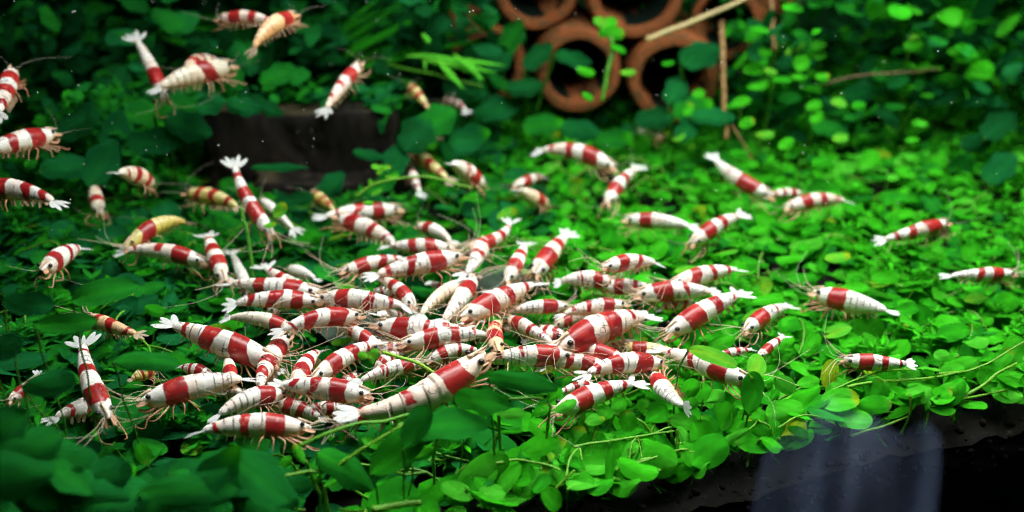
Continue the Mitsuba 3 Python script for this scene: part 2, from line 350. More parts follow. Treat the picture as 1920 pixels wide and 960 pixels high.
 (1.0,23.73,0.6,2.06,24.04,0.62,"C","d",0.06,0,0,1,0.7,0,"dull brownish shrimp half hidden at the right of the heap"),
 (1.52,23.06,0.78,2.68,23.8,0.85,"C","w",0.06,0,0,1,0.7,0,"shrimp peeping over the back of the stout pinkish one"),
 (1.01,21.69,1.0,3.34,23.24,1.1,"F2","p",0.03,0,0,1.25,0.7,1,"stout pinkish white shrimp with a red saddle and pointed tail,right of centre"),
 (-0.1,23.27,1.01,1.05,21.97,0.89,"A2","w",0.06,0,0,1,0.7,1,"banded shrimp slanting down to the right at the centre right"),
 (-0.28,21.17,1.19,-0.15,23.44,0.85,"E","o",0.06,0,0,0.9,0.7,0,"orange faced shrimp looking straight at the camera in the heap"),
 (-2.46,21.88,1.04,-0.34,22.38,1.0,"A2","w",0.06,0,0,1,0.7,1,"straight banded shrimp facing left along the lower middle of the heap"),
 (-3.11,22.61,1.16,-0.89,22.43,1.2,"A2","w",0.04,0,0,1.1,0.7,1,"bold shrimp with a wide red saddle facing left in the middle of the heap"),
 (-1.87,21.75,0.68,-0.62,22.06,0.71,"A","w",0.1,0,0,1,0.7,1,"arched shrimp behind the largest shrimp"),
 (1.34,21.67,0.88,-0.88,21.25,0.92,"B","w",0.04,0,0,1.05,0.7,1,"long white shrimp with a round red saddle facing right,behind the blurred leaf"),
 (-0.56,20.55,1.48,-3.49,19.15,0.91,"B2","p",-0.04,0,0,1.05,0.35,1,"largest shrimp,pinkish white with a red saddle,head raised to the right"),
 (2.59,21.55,0.73,0.67,22.12,0.87,"D","w",0.06,0,0,1,0.7,1,"shrimp facing right behind two others at the lower right of the heap"),
 (3.34,21.54,0.71,1.35,20.54,0.86,"D","w",0.07,0,0,1,1,1,"shrimp with dotted white fan and two red blocks at the lower right of the heap"),
 (2.15,21.58,0.61,0.51,21.36,0.7,"A","w",0.06,0,0,1,0.7,1,"white shrimp with a red band squeezed in the lower right of the heap"),
 (3.06,21.32,0.64,3.66,19.75,0.62,"U","w",0.06,0,100,1.1,0.7,1,"shrimp lying on its side with white ridged belly at the lower right"),
 (0.88,19.36,0.79,2.83,20.76,0.71,"A","w",0.03,0,0,1,0.8,1,"banded shrimp facing left on the leaves below the right of the heap"),
 (5.11,20.78,0.7,3.17,22.3,0.75,"A2","w",0.03,0,0,1.0,0.6,1,"shrimp slanting down to the right,alone right of the heap"),
 (2.47,22.6,0.6,4.01,22.38,0.52,"C","y",0.1,0,0,1,0.7,1,"yellow bodied shrimp with red saddle right of the heap"),
 (5.39,23.03,0.79,6.87,24.37,0.81,"C2","w",0.06,0,0,1.05,0.7,1,"short shrimp with orange face heading left at the right side"),
 (4.61,22.18,0.59,5.54,22.48,0.6,"F","w",0.06,0,0,0.7,0.7,0,"small slim shrimp meeting another tail to tail at the right"),
 (5.49,22.01,0.63,6.42,23.25,0.58,"A2","w",0.06,0,0,0.8,0.7,0,"small shrimp with raised tail beside the yellow blurred leaf"),
 (7.52,25.11,0.85,9.25,24.0,0.81,"C","w",0.02,0,0,1.3,0.2,1,"plump plain white shrimp with a red collar band facing left at the right"),
 (7.37,21.76,0.73,8.89,21.61,0.7,"A","w",0.06,0,0,1.1,0.7,1,"banded shrimp with orange face alone on runners at the lower right"),
 (12.74,25.7,1.12,10.77,25.37,1.2,"A","w",0.06,0,0,0.95,0.3,1,"banded shrimp nearest the right edge facing right"),
 (11.79,27.92,1.69,9.68,27.4,1.33,"D2","w",0.06,0,0,0.95,0.8,1,"banded shrimp with long red saddle above the carpet at the right"),
 (4.69,26.93,1.45,6.41,28.25,1.81,"A2","w",0.05,0,0,1.1,0.7,1,"shrimp facing left with a thin raised tail,centre right"),
 (3.1,28.3,1.64,5.02,27.79,1.55,"C","w",0.06,0,0,1.1,0.7,1,"shrimp facing left behind a yellow green leaf,centre right"),
 (7.45,29.79,1.81,5.95,31.5,2.57,"C2","w",0.0,0,0,1,0.5,1,"white shrimp with a red saddle diving right at the upper right"),
 (8.39,30.24,1.72,7.19,29.84,1.76,"F","w",0.06,0,0,1,0.7,0,"short shrimp between the diving one and the pale one,upper right"),
 (7.69,29.18,1.64,9.73,29.71,1.61,"A","p",0.06,0,0,1,0.7,1,"pale pink banded shrimp lying on the carpet at the upper right"),
 (2.64,29.23,1.75,3.82,30.99,2.33,"A2","w",0.06,0,0,1,0.8,1,"shrimp diving left with forked white tail at the top centre right"),
 (2.95,30.29,2.51,0.6,31.12,2.65,"A","w",0.12,0,0,1,0.7,1,"arched banded shrimp swimming above the carpet at the top centre"),
 (-0.79,29.8,2.06,-1.7,28.42,3.19,"E","w",0.06,0,0,1.2,0.3,0,"curled shrimp with a white spike of tail at the top centre"),
 (0.03,30.33,1.92,1.03,31.57,1.78,"D","w",0.06,0,0,1,0.1,0,"red and white shrimp behind the curled pair,top centre"),
 (1.04,29.7,1.55,0.12,28.45,2.45,"C","c",0.06,0,0,1.15,0.7,0,"cream rounded shrimp with a dark tipped tail at the top centre"),
 (4.8,34.14,2.35,4.21,35.59,2.04,"N","p",0.06,0,0,1.2,0.7,0,"small dim pink shrimp far back below the clay tubes"),
 (-3.05,32.44,2.29,-1.72,30.73,1.87,"A","y",0.06,0,0,1,0.7,0,"dim yellow and red shrimp far back behind the arching stem"),
 (-2.98,31.21,2.09,-2.56,29.69,1.81,"F","w",0.06,0,0,1,0.7,0,"small dim shrimp with hanging white fan behind the arching stem"),
 (-4.5,20.0,0.85,-4.24,22.09,0.78,"A2","w",0.06,0,0,1,0.1,1,"shrimp with a pointed spike tail in the lower left of the heap"),
 (-4.2,20.46,0.93,-2.91,22.08,1.02,"A","w",0.07,0,0,1,0.7,1,"shrimp with white face heading left in the lower middle of the heap"),
 (-2.9,21.88,0.88,-4.16,22.74,1.12,"A2","w",0.06,0,0,1,0.7,1,"speckled shrimp crossing diagonally in the middle of the heap"),
 (-2.9,19.75,0.94,-5.02,19.99,1.06,"A2","w",0.06,0,0,1.1,0.7,1,"thick banded shrimp facing right left of the largest shrimp"),
 (-4.89,19.9,0.7,-3.81,19.54,0.48,"A","w",0.06,0,0,1,0.7,1,"shrimp facing left under the thick banded one"),
 (-2.03,21.44,0.82,-3.37,20.54,0.75,"K","w",0.06,0,0,1,0.6,1,"ringed shrimp with red dashes heading right behind the largest shrimp"),
 (-3.47,19.29,0.51,-2.05,20.07,0.48,"A2","w",0.06,0,0,1,0.7,1,"shrimp peeping out under the largest shrimp,facing left"),
 (-2.25,23.12,1.38,-3.41,24.27,1.64,"A2","w",0.05,0,0,1,0.7,1,"shrimp slanting down right at the back left of the heap centre"),
 (-2.57,23.95,0.6,-3.17,22.59,1.44,"E","w",0.06,0,0,1,0.7,0,"small ringed shrimp tucked behind the bold wide saddle one"),
 (-2.35,22.11,0.84,-3.13,21.81,0.84,"F","w",0.06,0,0,1,0.7,0,"small shrimp tucked behind the green stem in the heap"),
 (-2.98,21.3,0.73,-2.45,21.91,0.81,"F","w",0.06,0,0,1,0.7,0,"small red marked shrimp under the stem with two buds"),
 (-3.59,20.25,0.37,-4.44,19.73,0.45,"A","w",0.06,0,0,1,0.7,0,"shrimp mostly buried between the thick banded one and the largest"),
 (1.26,22.92,0.71,0.24,22.58,0.74,"A2","w",0.06,0,0,1,0.7,0,"half buried shrimp behind the stout pinkish one,facing right"),
 (-5.77,21.66,0.91,-4.98,21.05,0.76,"C","w",0.06,0,0,1,0.7,0,"small shrimp pressed under the large slanting shrimp at the left end"),
 (-1.47,22.66,0.78,-0.7,23.61,0.82,"F","w",0.06,0,0,1,0.7,0,"small shrimp wedged behind the bold wide saddle shrimp tail"),
 (1.74,21.11,0.47,0.91,20.58,0.52,"A","w",0.06,0,0,1,0.7,0,"small shrimp under the dotted fan at the lower right of the heap"),
 (-5.73,25.9,1.17,-4.78,25.11,1.17,"N","w",0.06,0,0,1,0.7,0,"plain small shrimp at the very back left of the heap"),
 (0.26,24.85,0.82,-0.73,24.99,0.97,"C","w",0.06,0,0,1,0.7,0,"shrimp half hidden beside the grey green food leaf"),
 (-3.43,21.47,0.51,-3.98,20.57,0.45,"E","w",0.06,0,0,1,0.7,0,"small ringed shrimp behind the thick banded one,below the white faced one"),
 (-5.6,23.79,0.94,-6.63,24.44,1.0,"A2","w",0.06,0,0,1,0.7,0,"small shrimp showing between the two white left pointing tails at the left rim"),
 (-2.6,24.45,1.05,-3.52,24.56,1.12,"D","w",0.06,0,0,1,0.7,0,"small shrimp squeezed behind the broad red saddle one in the middle"),
 (-0.74,22.93,0.71,0.06,23.55,0.68,"A","w",0.06,0,0,1,0.7,0,"small shrimp to the left of the orange faced one"),
 (0.63,23.58,0.59,1.43,23.01,0.53,"F","w",0.06,0,0,1,0.7,0,"small shrimp behind the diagonal one at the centre right"),
 (3.07,23.8,0.65,2.22,24.47,0.7,"A2","w",0.06,0,0,1,0.7,0,"small shrimp behind the pointed tail of the stout pinkish one"),
 (4.46,24.6,0.79,3.49,24.19,0.78,"A","w",0.06,0,0,1,0.7,0,"small shrimp under the round red saddle one at the right of the heap"),
 (2.08,22.57,0.5,2.99,23.07,0.53,"C","w",0.06,0,0,1,0.7,0,"small shrimp behind the two block banded one at the lower right"),
 (-1.44,24.56,0.95,-2.13,25.15,1.12,"F","w",0.06,0,0,1,0.7,0,"small shrimp left of the plain cream one at the centre"),
 (-6.5,21.0,0.74,-7.32,21.29,0.79,"A","w",0.06,0,0,1,0.7,0,"small shrimp under the tail side of the large slanting shrimp"),
]
FRONT_LEAVES = [
 [0,0.48,18.9,-0.24,1.13,19.11,0.26,0.62,0.75],
 [0,0.19,18.76,0.2,0.89,18.88,0.5,0.47,0.75],
 [0,0.81,18.75,-0.21,1.24,18.88,0.12,0.43,0.75],
 [0,0.17,18.05,-0.29,0.33,18.28,0.27,0.39,0.75],
 [0,-0.3,17.9,-0.26,0.08,18.15,0.35,0.35,0.75],
 [0,-1.07,18.15,-0.2,-0.08,18.38,0.37,0.64,0.75],
 [0,-0.89,17.78,0.01,-0.15,17.68,-0.25,0.41,0.75],
 [0,-0.67,17.61,-0.25,0.26,17.66,-0.13,0.14,0.75],
 [0,-0.28,18.79,0.66,0.22,18.81,0.7,0.09,0.75],
 [1,1.04,18.22,-0.06,1.61,18.2,-0.1,0.35,0.75],
 [1,1.38,18.84,0.07,1.91,18.86,0.11,0.37,0.75],
 [1,1.88,18.28,-0.17,1.94,18.54,0.46,0.21,0.75],
 [1,1.3,19.26,-0.12,1.4,19.47,0.4,0.44,0.75],
 [1,1.33,19.15,0.13,1.69,19.19,0.22,0.14,0.75],
 [1,2.7,19.27,-0.15,2.77,19.43,0.25,0.37,0.75],
 [1,1.71,19.22,0.56,1.94,19.37,0.94,0.37,0.75],
 [1,2.41,19.4,0.28,2.33,19.57,0.7,0.37,0.75],
 [1,1.46,19.21,0.63,1.86,19.26,0.77,0.26,0.75],
 [1,2.71,19.95,0.12,3.22,20.12,0.52,0.49,0.75],
 [1,2.06,19.36,0.76,2.24,19.48,1.05,0.3,0.75],
 [2,3.27,19.93,0.27,3.89,19.91,0.22,0.38,0.75],
 [2,4.4,20.12,-0.12,4.52,20.36,0.48,0.54,0.75],
 [2,4.14,19.48,-0.12,4.86,19.62,0.23,0.18,0.75],
 [2,3.47,19.43,-0.06,4.07,19.48,0.05,0.14,0.75],
 [2,4.92,20.4,-0.01,5.25,20.43,0.08,0.17,0.75],
 [2,3.49,20.19,0.36,3.91,20.25,0.51,0.31,0.75],
 [2,3.6,20.26,0.56,3.93,20.41,0.92,0.38,0.75],
 [2,4.09,20.47,0.35,4.52,20.57,0.58,0.34,0.75],
 [3,4.89,19.86,0.08,5.4,19.83,-0.0,0.33,0.75],
 [3,5.18,19.73,-0.19,5.48,19.71,-0.24,0.27,0.75],
 [3,5.59,19.85,-0.09,6.12,19.99,0.25,0.45,0.75],
 [3,5.92,20.78,-0.05,6.64,21.03,0.55,0.42,0.75],
 [3,5.65,20.98,0.7,6.11,20.87,0.41,0.37,0.75],
 [3,5.5,20.59,0.26,5.66,20.72,0.58,0.21,0.75],
 [3,6.22,21.19,0.41,6.71,21.24,0.54,0.3,0.75],
 [3,6.88,21.28,0.29,7.04,21.51,0.86,0.37,0.75],
 [3,5.16,20.88,0.56,5.64,20.95,0.72,0.34,0.75],
 [4,6.66,20.7,0.12,7.35,20.77,0.29,0.46,0.75],
 [4,7.42,20.68,0.19,8.22,20.7,0.25,0.41,0.75],
 [4,8.24,21.2,0.27,8.86,21.13,0.08,0.29,0.75],
 [4,8.82,21.67,0.1,9.31,21.63,-0.02,0.33,0.75],
 [4,8.15,20.85,-0.24,8.81,20.98,0.08,0.21,0.75],
 [4,9.08,21.1,-0.21,9.13,21.2,0.04,0.19,0.75],
 [4,7.2,20.64,-0.04,7.74,20.72,0.14,0.25,0.75],
 [5,9.85,21.78,-0.15,9.94,21.97,0.33,0.36,0.75],
 [5,10.25,22.61,-0.09,10.72,22.72,0.16,0.42,0.75],
 [5,9.25,21.33,0.02,9.72,21.39,0.18,0.35,0.75],
 [5,9.63,22.42,0.48,9.99,22.44,0.53,0.27,0.75],
 [5,10.76,22.58,0.24,11.14,22.66,0.44,0.31,0.75],
 [5,11.56,22.77,0.2,11.76,22.98,0.72,0.52,0.75],
 [5,11.27,22.72,0.07,11.59,22.86,0.43,0.35,0.75],
 [5,10.73,22.66,-0.03,11.21,22.71,0.09,0.27,0.75],
 [5,8.78,22.17,0.22,9.17,22.22,0.35,0.29,0.75],
 [6,-4.74,16.98,0.49,-4.41,17.0,0.54,0.31,0.75],
 [6,-4.34,17.09,0.86,-4.02,17.19,1.11,0.19,0.75],
 [6,-3.8,17.19,0.99,-3.99,17.31,1.3,0.18,0.75],
 [6,-3.81,17.28,0.44,-3.5,17.35,0.61,0.14,0.75],
 [6,-4.5,17.0,0.64,-4.35,17.1,0.88,0.16,0.75],
 [6,-6.49,16.44,1.84,-6.31,16.32,1.54,0.28,0.75],
 [6,-3.52,17.39,0.36,-3.24,17.43,0.45,0.14,0.75],
 [7,-1.42,18.22,1.06,-0.82,18.26,1.16,0.37,0.75],
 [7,-0.84,18.4,1.28,-0.39,18.46,1.43,0.27,0.75],
 [7,-0.26,18.64,1.15,0.26,18.66,1.19,0.23,0.75],
 [7,0.35,18.78,0.98,0.7,18.89,1.26,0.31,0.75],
 [7,-1.96,17.97,0.56,-1.5,18.05,0.76,0.24,0.75],
 [7,-2.81,17.74,1.15,-2.38,17.69,1.01,0.2,0.75],
 [7,0.74,18.89,1.26,0.93,19.02,1.56,0.27,0.75],
 [7,0.84,18.98,1.02,1.26,19.07,1.24,0.25,0.75],
]
MID_LEAVES = [
 [1.6,26.53,0.91,1.69,26.72,1.39,0.47,0.35],
 [1.36,26.0,1.02,1.93,26.0,1.02,0.41,0.35],
 [1.88,25.61,0.85,2.33,25.71,1.09,0.38,0.35],
 [2.26,26.89,1.13,2.96,26.91,1.19,0.37,0.35],
 [3.7,27.3,0.86,4.03,27.52,1.39,0.52,0.35],
 [4.27,27.1,0.85,4.55,27.28,1.3,0.28,0.35],
 [4.23,26.32,0.94,4.97,26.36,1.06,0.47,0.35],
 [-3.88,24.2,1.1,-3.33,24.27,1.29,0.46,0.35],
 [-4.38,24.81,1.34,-3.88,24.75,1.17,0.39,0.35],
 [0.37,24.49,0.59,1.07,24.64,0.96,0.55,0.35],
 [2.57,22.97,0.46,3.15,23.05,0.65,0.37,0.35],
 [2.4,29.83,1.41,2.98,29.83,1.41,0.37,0.35],
 [2.49,29.15,1.33,3.09,29.15,1.33,0.24,0.35],
 [2.54,27.89,1.03,2.7,28.07,1.46,0.47,0.35],
 [1.87,31.2,1.35,1.97,31.4,1.84,0.51,0.35],
 [-3.72,25.61,1.23,-3.3,25.71,1.45,0.27,0.35],
 [4.84,27.32,0.78,5.2,27.55,1.36,0.37,0.35],
 [5.11,26.03,0.78,5.9,26.11,0.97,0.41,0.35],
 [5.65,24.4,0.44,6.39,24.5,0.69,0.39,0.35],
 [4.55,23.06,0.32,5.2,23.2,0.67,0.45,0.35],
 [6.06,25.25,0.56,6.85,25.3,0.69,0.35,0.35],
 [7.11,26.36,0.69,7.94,26.41,0.79,0.36,0.35],
 [8.42,27.42,0.85,9.12,27.47,0.97,0.35,0.35],
 [8.4,25.93,0.54,9.21,26.0,0.7,0.39,0.35],
 [9.39,26.48,0.66,10.19,26.5,0.73,0.36,0.35],
 [9.53,24.89,0.42,10.17,24.95,0.58,0.35,0.35],
 [7.58,24.02,0.17,8.24,24.14,0.46,0.39,0.35],
 [7.07,27.27,0.9,7.8,27.33,1.04,0.34,0.35],
 [4.61,24.83,0.65,5.19,24.96,0.95,0.34,0.35],
 [-0.99,27.78,1.3,-0.45,27.85,1.48,0.32,0.35],
 [-0.41,29.01,1.41,0.11,29.13,1.69,0.39,0.35],
 [-4.64,27.93,1.44,-4.06,27.97,1.54,0.35,0.35],
 [-9.66,24.08,1.36,-9.25,24.14,1.5,0.28,0.35],
 [-8.59,23.33,1.3,-8.1,23.29,1.18,0.32,0.35],
 [-9.34,24.96,1.44,-8.82,24.99,1.53,0.24,0.35],
 [-1.55,24.76,1.08,-1.08,24.76,1.08,0.29,0.35],
 [0.55,26.04,0.94,0.82,26.16,1.23,0.33,0.35],
 [-4.56,21.42,0.61,-4.12,21.48,0.76,0.26,0.35],
 [-4.12,22.44,0.79,-3.65,22.47,0.87,0.22,0.35],
 [-7.3,24.07,1.1,-6.81,24.12,1.22,0.26,0.35],
 [-7.33,22.57,0.99,-6.78,22.6,1.08,0.27,0.35],
 [12.92,28.14,0.73,13.58,28.18,0.83,0.32,0.35],
 [11.52,25.53,0.47,12.14,25.56,0.55,0.33,0.35],
 [11.18,27.89,0.73,11.91,27.89,0.73,0.35,0.35],
 [6.54,28.54,1.16,7.1,28.62,1.35,0.3,0.35],
 [8.06,28.67,1.11,8.62,28.74,1.3,0.3,0.35],
 [5.45,27.42,0.96,6.04,27.5,1.16,0.32,0.35],
 [6.22,23.31,0.26,6.66,23.41,0.5,0.38,0.35],
 [6.9,23.19,0.09,7.22,23.4,0.6,0.38,0.35],
 [3.18,23.8,0.62,3.73,23.88,0.81,0.31,0.35],
]
NEAR_LEAVES = [
 [0,-8.06,15.13,1.86,-7.01,15.2,2.03,0.92,0.8],
 [0,-8.63,15.25,1.92,-7.79,15.43,2.37,0.74,0.8],
 [0,-8.81,14.74,2.24,-7.34,14.8,2.38,0.79,0.8],
 [0,-8.57,15.42,1.23,-7.5,15.33,1.0,0.68,0.8],
 [0,-8.84,14.65,1.81,-7.68,14.53,1.5,0.65,0.8],
 [0,-7.68,15.06,0.83,-7.16,15.54,2.02,0.57,0.8],
 [0,-7.6,15.4,1.64,-6.37,15.33,1.46,0.63,0.8],
 [0,-8.96,15.45,1.68,-7.74,15.07,0.73,0.7,0.8],
 [0,-6.82,15.34,0.96,-5.61,15.55,1.48,0.96,0.8],
 [0,-7.36,15.08,1.4,-6.14,15.22,1.74,0.76,0.8],
 [0,-7.67,15.38,2.2,-6.85,15.16,1.67,0.57,0.8],
 [0,-8.22,15.28,1.27,-6.74,15.48,1.77,0.89,0.8],
 [0,-8.7,15.31,1.21,-7.53,15.4,1.44,0.57,0.8],
 [0,-7.43,15.65,1.48,-6.28,15.77,1.76,0.73,0.8],
 [0,-7.92,15.0,1.61,-6.36,15.01,1.63,0.62,0.8],
 [0,-8.62,14.79,1.08,-7.97,15.17,2.01,0.67,0.8],
 [1,-5.88,16.04,1.55,-4.5,16.01,1.49,0.65,0.8],
 [1,-6.41,15.72,0.88,-5.77,16.05,1.7,0.71,0.8],
 [1,-5.64,16.59,1.28,-4.22,16.6,1.3,0.73,0.8],
 [1,-4.89,15.97,0.45,-4.03,16.23,1.1,0.72,0.8],
 [1,-4.94,16.39,0.94,-3.76,16.45,1.1,0.71,0.8],
 [1,-6.23,15.52,1.47,-4.61,15.58,1.63,0.53,0.8],
 [1,-6.0,15.51,1.09,-4.83,15.79,1.79,0.7,0.8],
 [1,-5.78,15.83,1.63,-4.75,15.58,1.01,0.6,0.8],
 [1,-6.05,16.1,1.21,-5.08,15.85,0.58,0.9,0.8],
 [1,-5.41,15.93,0.74,-4.98,16.29,1.63,0.62,0.8],
 [1,-5.08,16.15,0.89,-3.87,16.03,0.59,0.84,0.8],
 [1,-5.01,16.23,0.73,-3.97,16.32,0.95,0.69,0.8],
 [1,-4.93,16.15,1.85,-3.66,15.8,0.99,0.66,0.8],
 [1,-5.51,15.62,0.82,-4.66,16.13,2.08,0.66,0.8],
 [1,-5.82,16.14,1.41,-4.43,16.14,1.41,0.58,0.8],
 [0,-8.57,15.24,2.5,-7.84,15.47,3.07,0.77,0.8],
 [0,-7.68,15.57,2.39,-6.69,15.44,2.05,0.61,0.8],
 [0,-8.35,14.96,2.24,-7.31,15.18,2.79,0.68,0.8],
 [2,-1.93,17.43,1.51,-0.51,17.57,1.87,0.64,0.8],
 [2,-0.44,18.17,2.23,0.94,18.1,2.05,0.4,0.8],
 [2,-2.58,17.1,0.82,-1.61,17.41,1.57,0.64,0.8],
 [2,-3.55,17.18,1.2,-2.46,17.03,0.83,0.58,0.8],
 [2,-1.08,17.96,1.93,-0.01,17.89,1.76,0.46,0.8],
 [2,-1.95,17.08,1.38,-1.52,17.36,2.07,0.48,0.8],
 [3,3.56,19.85,1.96,4.62,19.77,1.76,0.39,0.8],
 [3,4.92,19.99,1.23,5.17,20.15,1.64,0.42,0.8],
 [3,4.87,19.78,0.51,5.03,20.11,1.32,0.48,0.8],
 [4,-8.45,16.68,2.81,-7.44,16.74,2.97,0.46,0.8],
 [4,-8.83,16.49,3.5,-8.21,16.62,3.83,0.45,0.8],
 [4,-8.46,17.58,3.57,-7.42,17.62,3.66,0.38,0.8],
 [4,-9.17,18.02,3.83,-8.31,17.99,3.76,0.44,0.8],
 [4,-7.28,17.88,2.71,-6.32,17.95,2.87,0.39,0.8],
 [4,-8.3,18.86,3.47,-7.26,19.0,3.82,0.5,0.8],
]
FAR_LEAVES = [
 [0,-11.58,28.53,2.54,-10.85,29.01,3.71,0.9,0.8],
 [0,-12.85,30.04,3.6,-11.54,30.32,4.3,0.99,0.8],
 [0,-11.65,31.18,3.76,-10.27,31.28,3.99,1.12,0.8],
 [0,-11.34,29.75,2.87,-11.09,30.28,4.19,0.9,0.8],
 [0,-12.91,28.69,2.93,-11.62,28.78,3.14,0.67,0.8],
 [0,-12.5,32.23,3.68,-11.7,32.75,4.96,1.28,0.8],
 [0,-10.12,30.24,4.08,-8.85,30.41,4.51,0.75,0.8],
 [0,-10.98,29.91,3.27,-9.19,30.0,3.51,0.75,0.8],
 [0,-9.82,30.23,4.06,-8.55,30.05,3.63,0.84,0.8],
 [1,-14.57,35.69,4.23,-13.23,36.11,5.28,1.05,0.8],
 [1,-16.97,37.08,5.01,-15.38,37.19,5.27,1.08,0.8],
 [1,-13.19,35.51,3.78,-11.98,35.77,4.43,1.05,0.8],
 [1,-13.0,38.21,5.13,-11.0,38.34,5.46,0.81,0.8],
 [1,-16.59,38.22,5.17,-15.15,38.53,5.94,0.92,0.8],
 [1,-14.81,38.45,5.73,-13.25,38.24,5.2,0.85,0.8],
 [1,-11.3,38.03,4.69,-9.74,38.24,5.22,0.92,0.8],
 [1,-16.71,35.6,4.02,-15.81,36.0,5.01,0.77,0.8],
 [1,-12.43,36.71,4.09,-12.0,37.15,5.19,0.9,0.8],
 [2,-8.19,30.0,4.84,-7.51,30.22,5.37,0.74,0.8],
 [2,-7.83,29.38,4.62,-6.88,29.31,4.47,0.52,0.8],
 [2,-8.66,29.34,4.54,-7.8,29.4,4.68,0.58,0.8],
 [2,-7.35,30.38,4.44,-6.5,30.26,4.15,0.45,0.8],
 [2,-7.54,32.53,4.43,-6.57,32.74,4.95,0.71,0.8],
 [2,-6.52,33.38,3.85,-5.7,33.43,3.98,0.43,0.8],
 [3,-7.38,29.68,2.7,-5.87,29.68,2.7,0.24,0.8],
 [3,-6.44,28.84,1.97,-5.41,28.91,2.14,0.39,0.8],
 [3,-4.07,29.41,2.03,-3.16,29.6,2.52,0.51,0.8],
 [3,-4.58,30.33,2.97,-3.68,30.27,2.82,0.31,0.8],
 [3,-5.61,29.82,1.72,-4.79,30.08,2.36,0.61,0.8],
 [3,-3.11,30.81,2.83,-2.49,31.21,3.83,1.09,0.8],
 [3,-2.73,31.23,3.35,-1.65,31.47,3.93,0.94,0.8],
 [3,-1.91,31.88,2.8,-0.65,31.96,3.01,0.8,0.8],
 [3,-3.51,30.52,2.11,-3.32,30.92,3.1,0.78,0.8],
 [4,0.41,35.69,4.23,1.34,35.98,4.96,0.7,0.8],
 [4,-0.31,36.86,4.47,0.31,37.27,5.48,0.79,0.8],
 [4,1.38,34.87,4.86,2.53,34.75,4.58,0.48,0.8],
 [4,-0.81,38.08,4.82,-0.3,38.6,6.11,1.11,0.8],
 [4,-0.17,35.43,3.6,1.04,35.51,3.8,0.7,0.8],
 [4,0.36,34.97,2.45,1.74,35.06,2.68,0.7,0.8],
 [4,1.56,34.48,2.57,2.92,34.39,2.35,0.69,0.8],
 [4,-1.26,35.11,2.8,0.21,35.31,3.3,0.87,0.8],
 [4,-2.23,35.5,3.76,-0.92,35.32,3.32,0.87,0.8],
 [4,2.64,33.81,2.26,3.82,33.89,2.45,0.61,0.8],
 [5,5.37,34.76,4.6,6.7,35.05,5.31,0.99,0.8],
 [5,4.97,34.26,3.38,5.57,34.65,4.33,0.75,0.8],
 [5,3.92,34.06,2.88,5.26,34.15,3.1,0.75,0.8],
 [5,5.07,33.66,3.21,6.33,33.83,3.64,0.84,0.8],
 [5,5.53,33.14,3.26,7.02,33.19,3.38,0.56,0.8],
 [5,5.07,32.89,2.64,5.83,33.13,3.23,0.66,0.8],
 [6,15.06,33.86,2.36,16.05,34.29,3.45,0.92,0.8],
 [6,15.32,36.84,4.41,16.67,37.02,4.87,0.9,0.8],
 [6,16.53,36.5,3.56,17.25,36.96,4.71,0.79,0.8],
 [6,14.68,38.08,4.82,16.32,38.19,5.09,0.74,0.8],
 [6,13.23,35.27,3.19,14.75,35.42,3.57,0.7,0.8],
 [6,9.67,34.51,2.65,11.02,34.42,2.43,0.62,0.8],
 [6,11.18,36.3,3.08,12.54,36.48,3.53,0.72,0.8],
 [6,14.62,32.4,1.42,15.76,32.75,2.31,0.83,0.8],
 [6,14.28,33.79,2.2,15.64,33.79,2.2,0.68,0.8],
 [6,12.65,37.51,3.41,13.93,37.79,4.1,0.74,0.8],
]
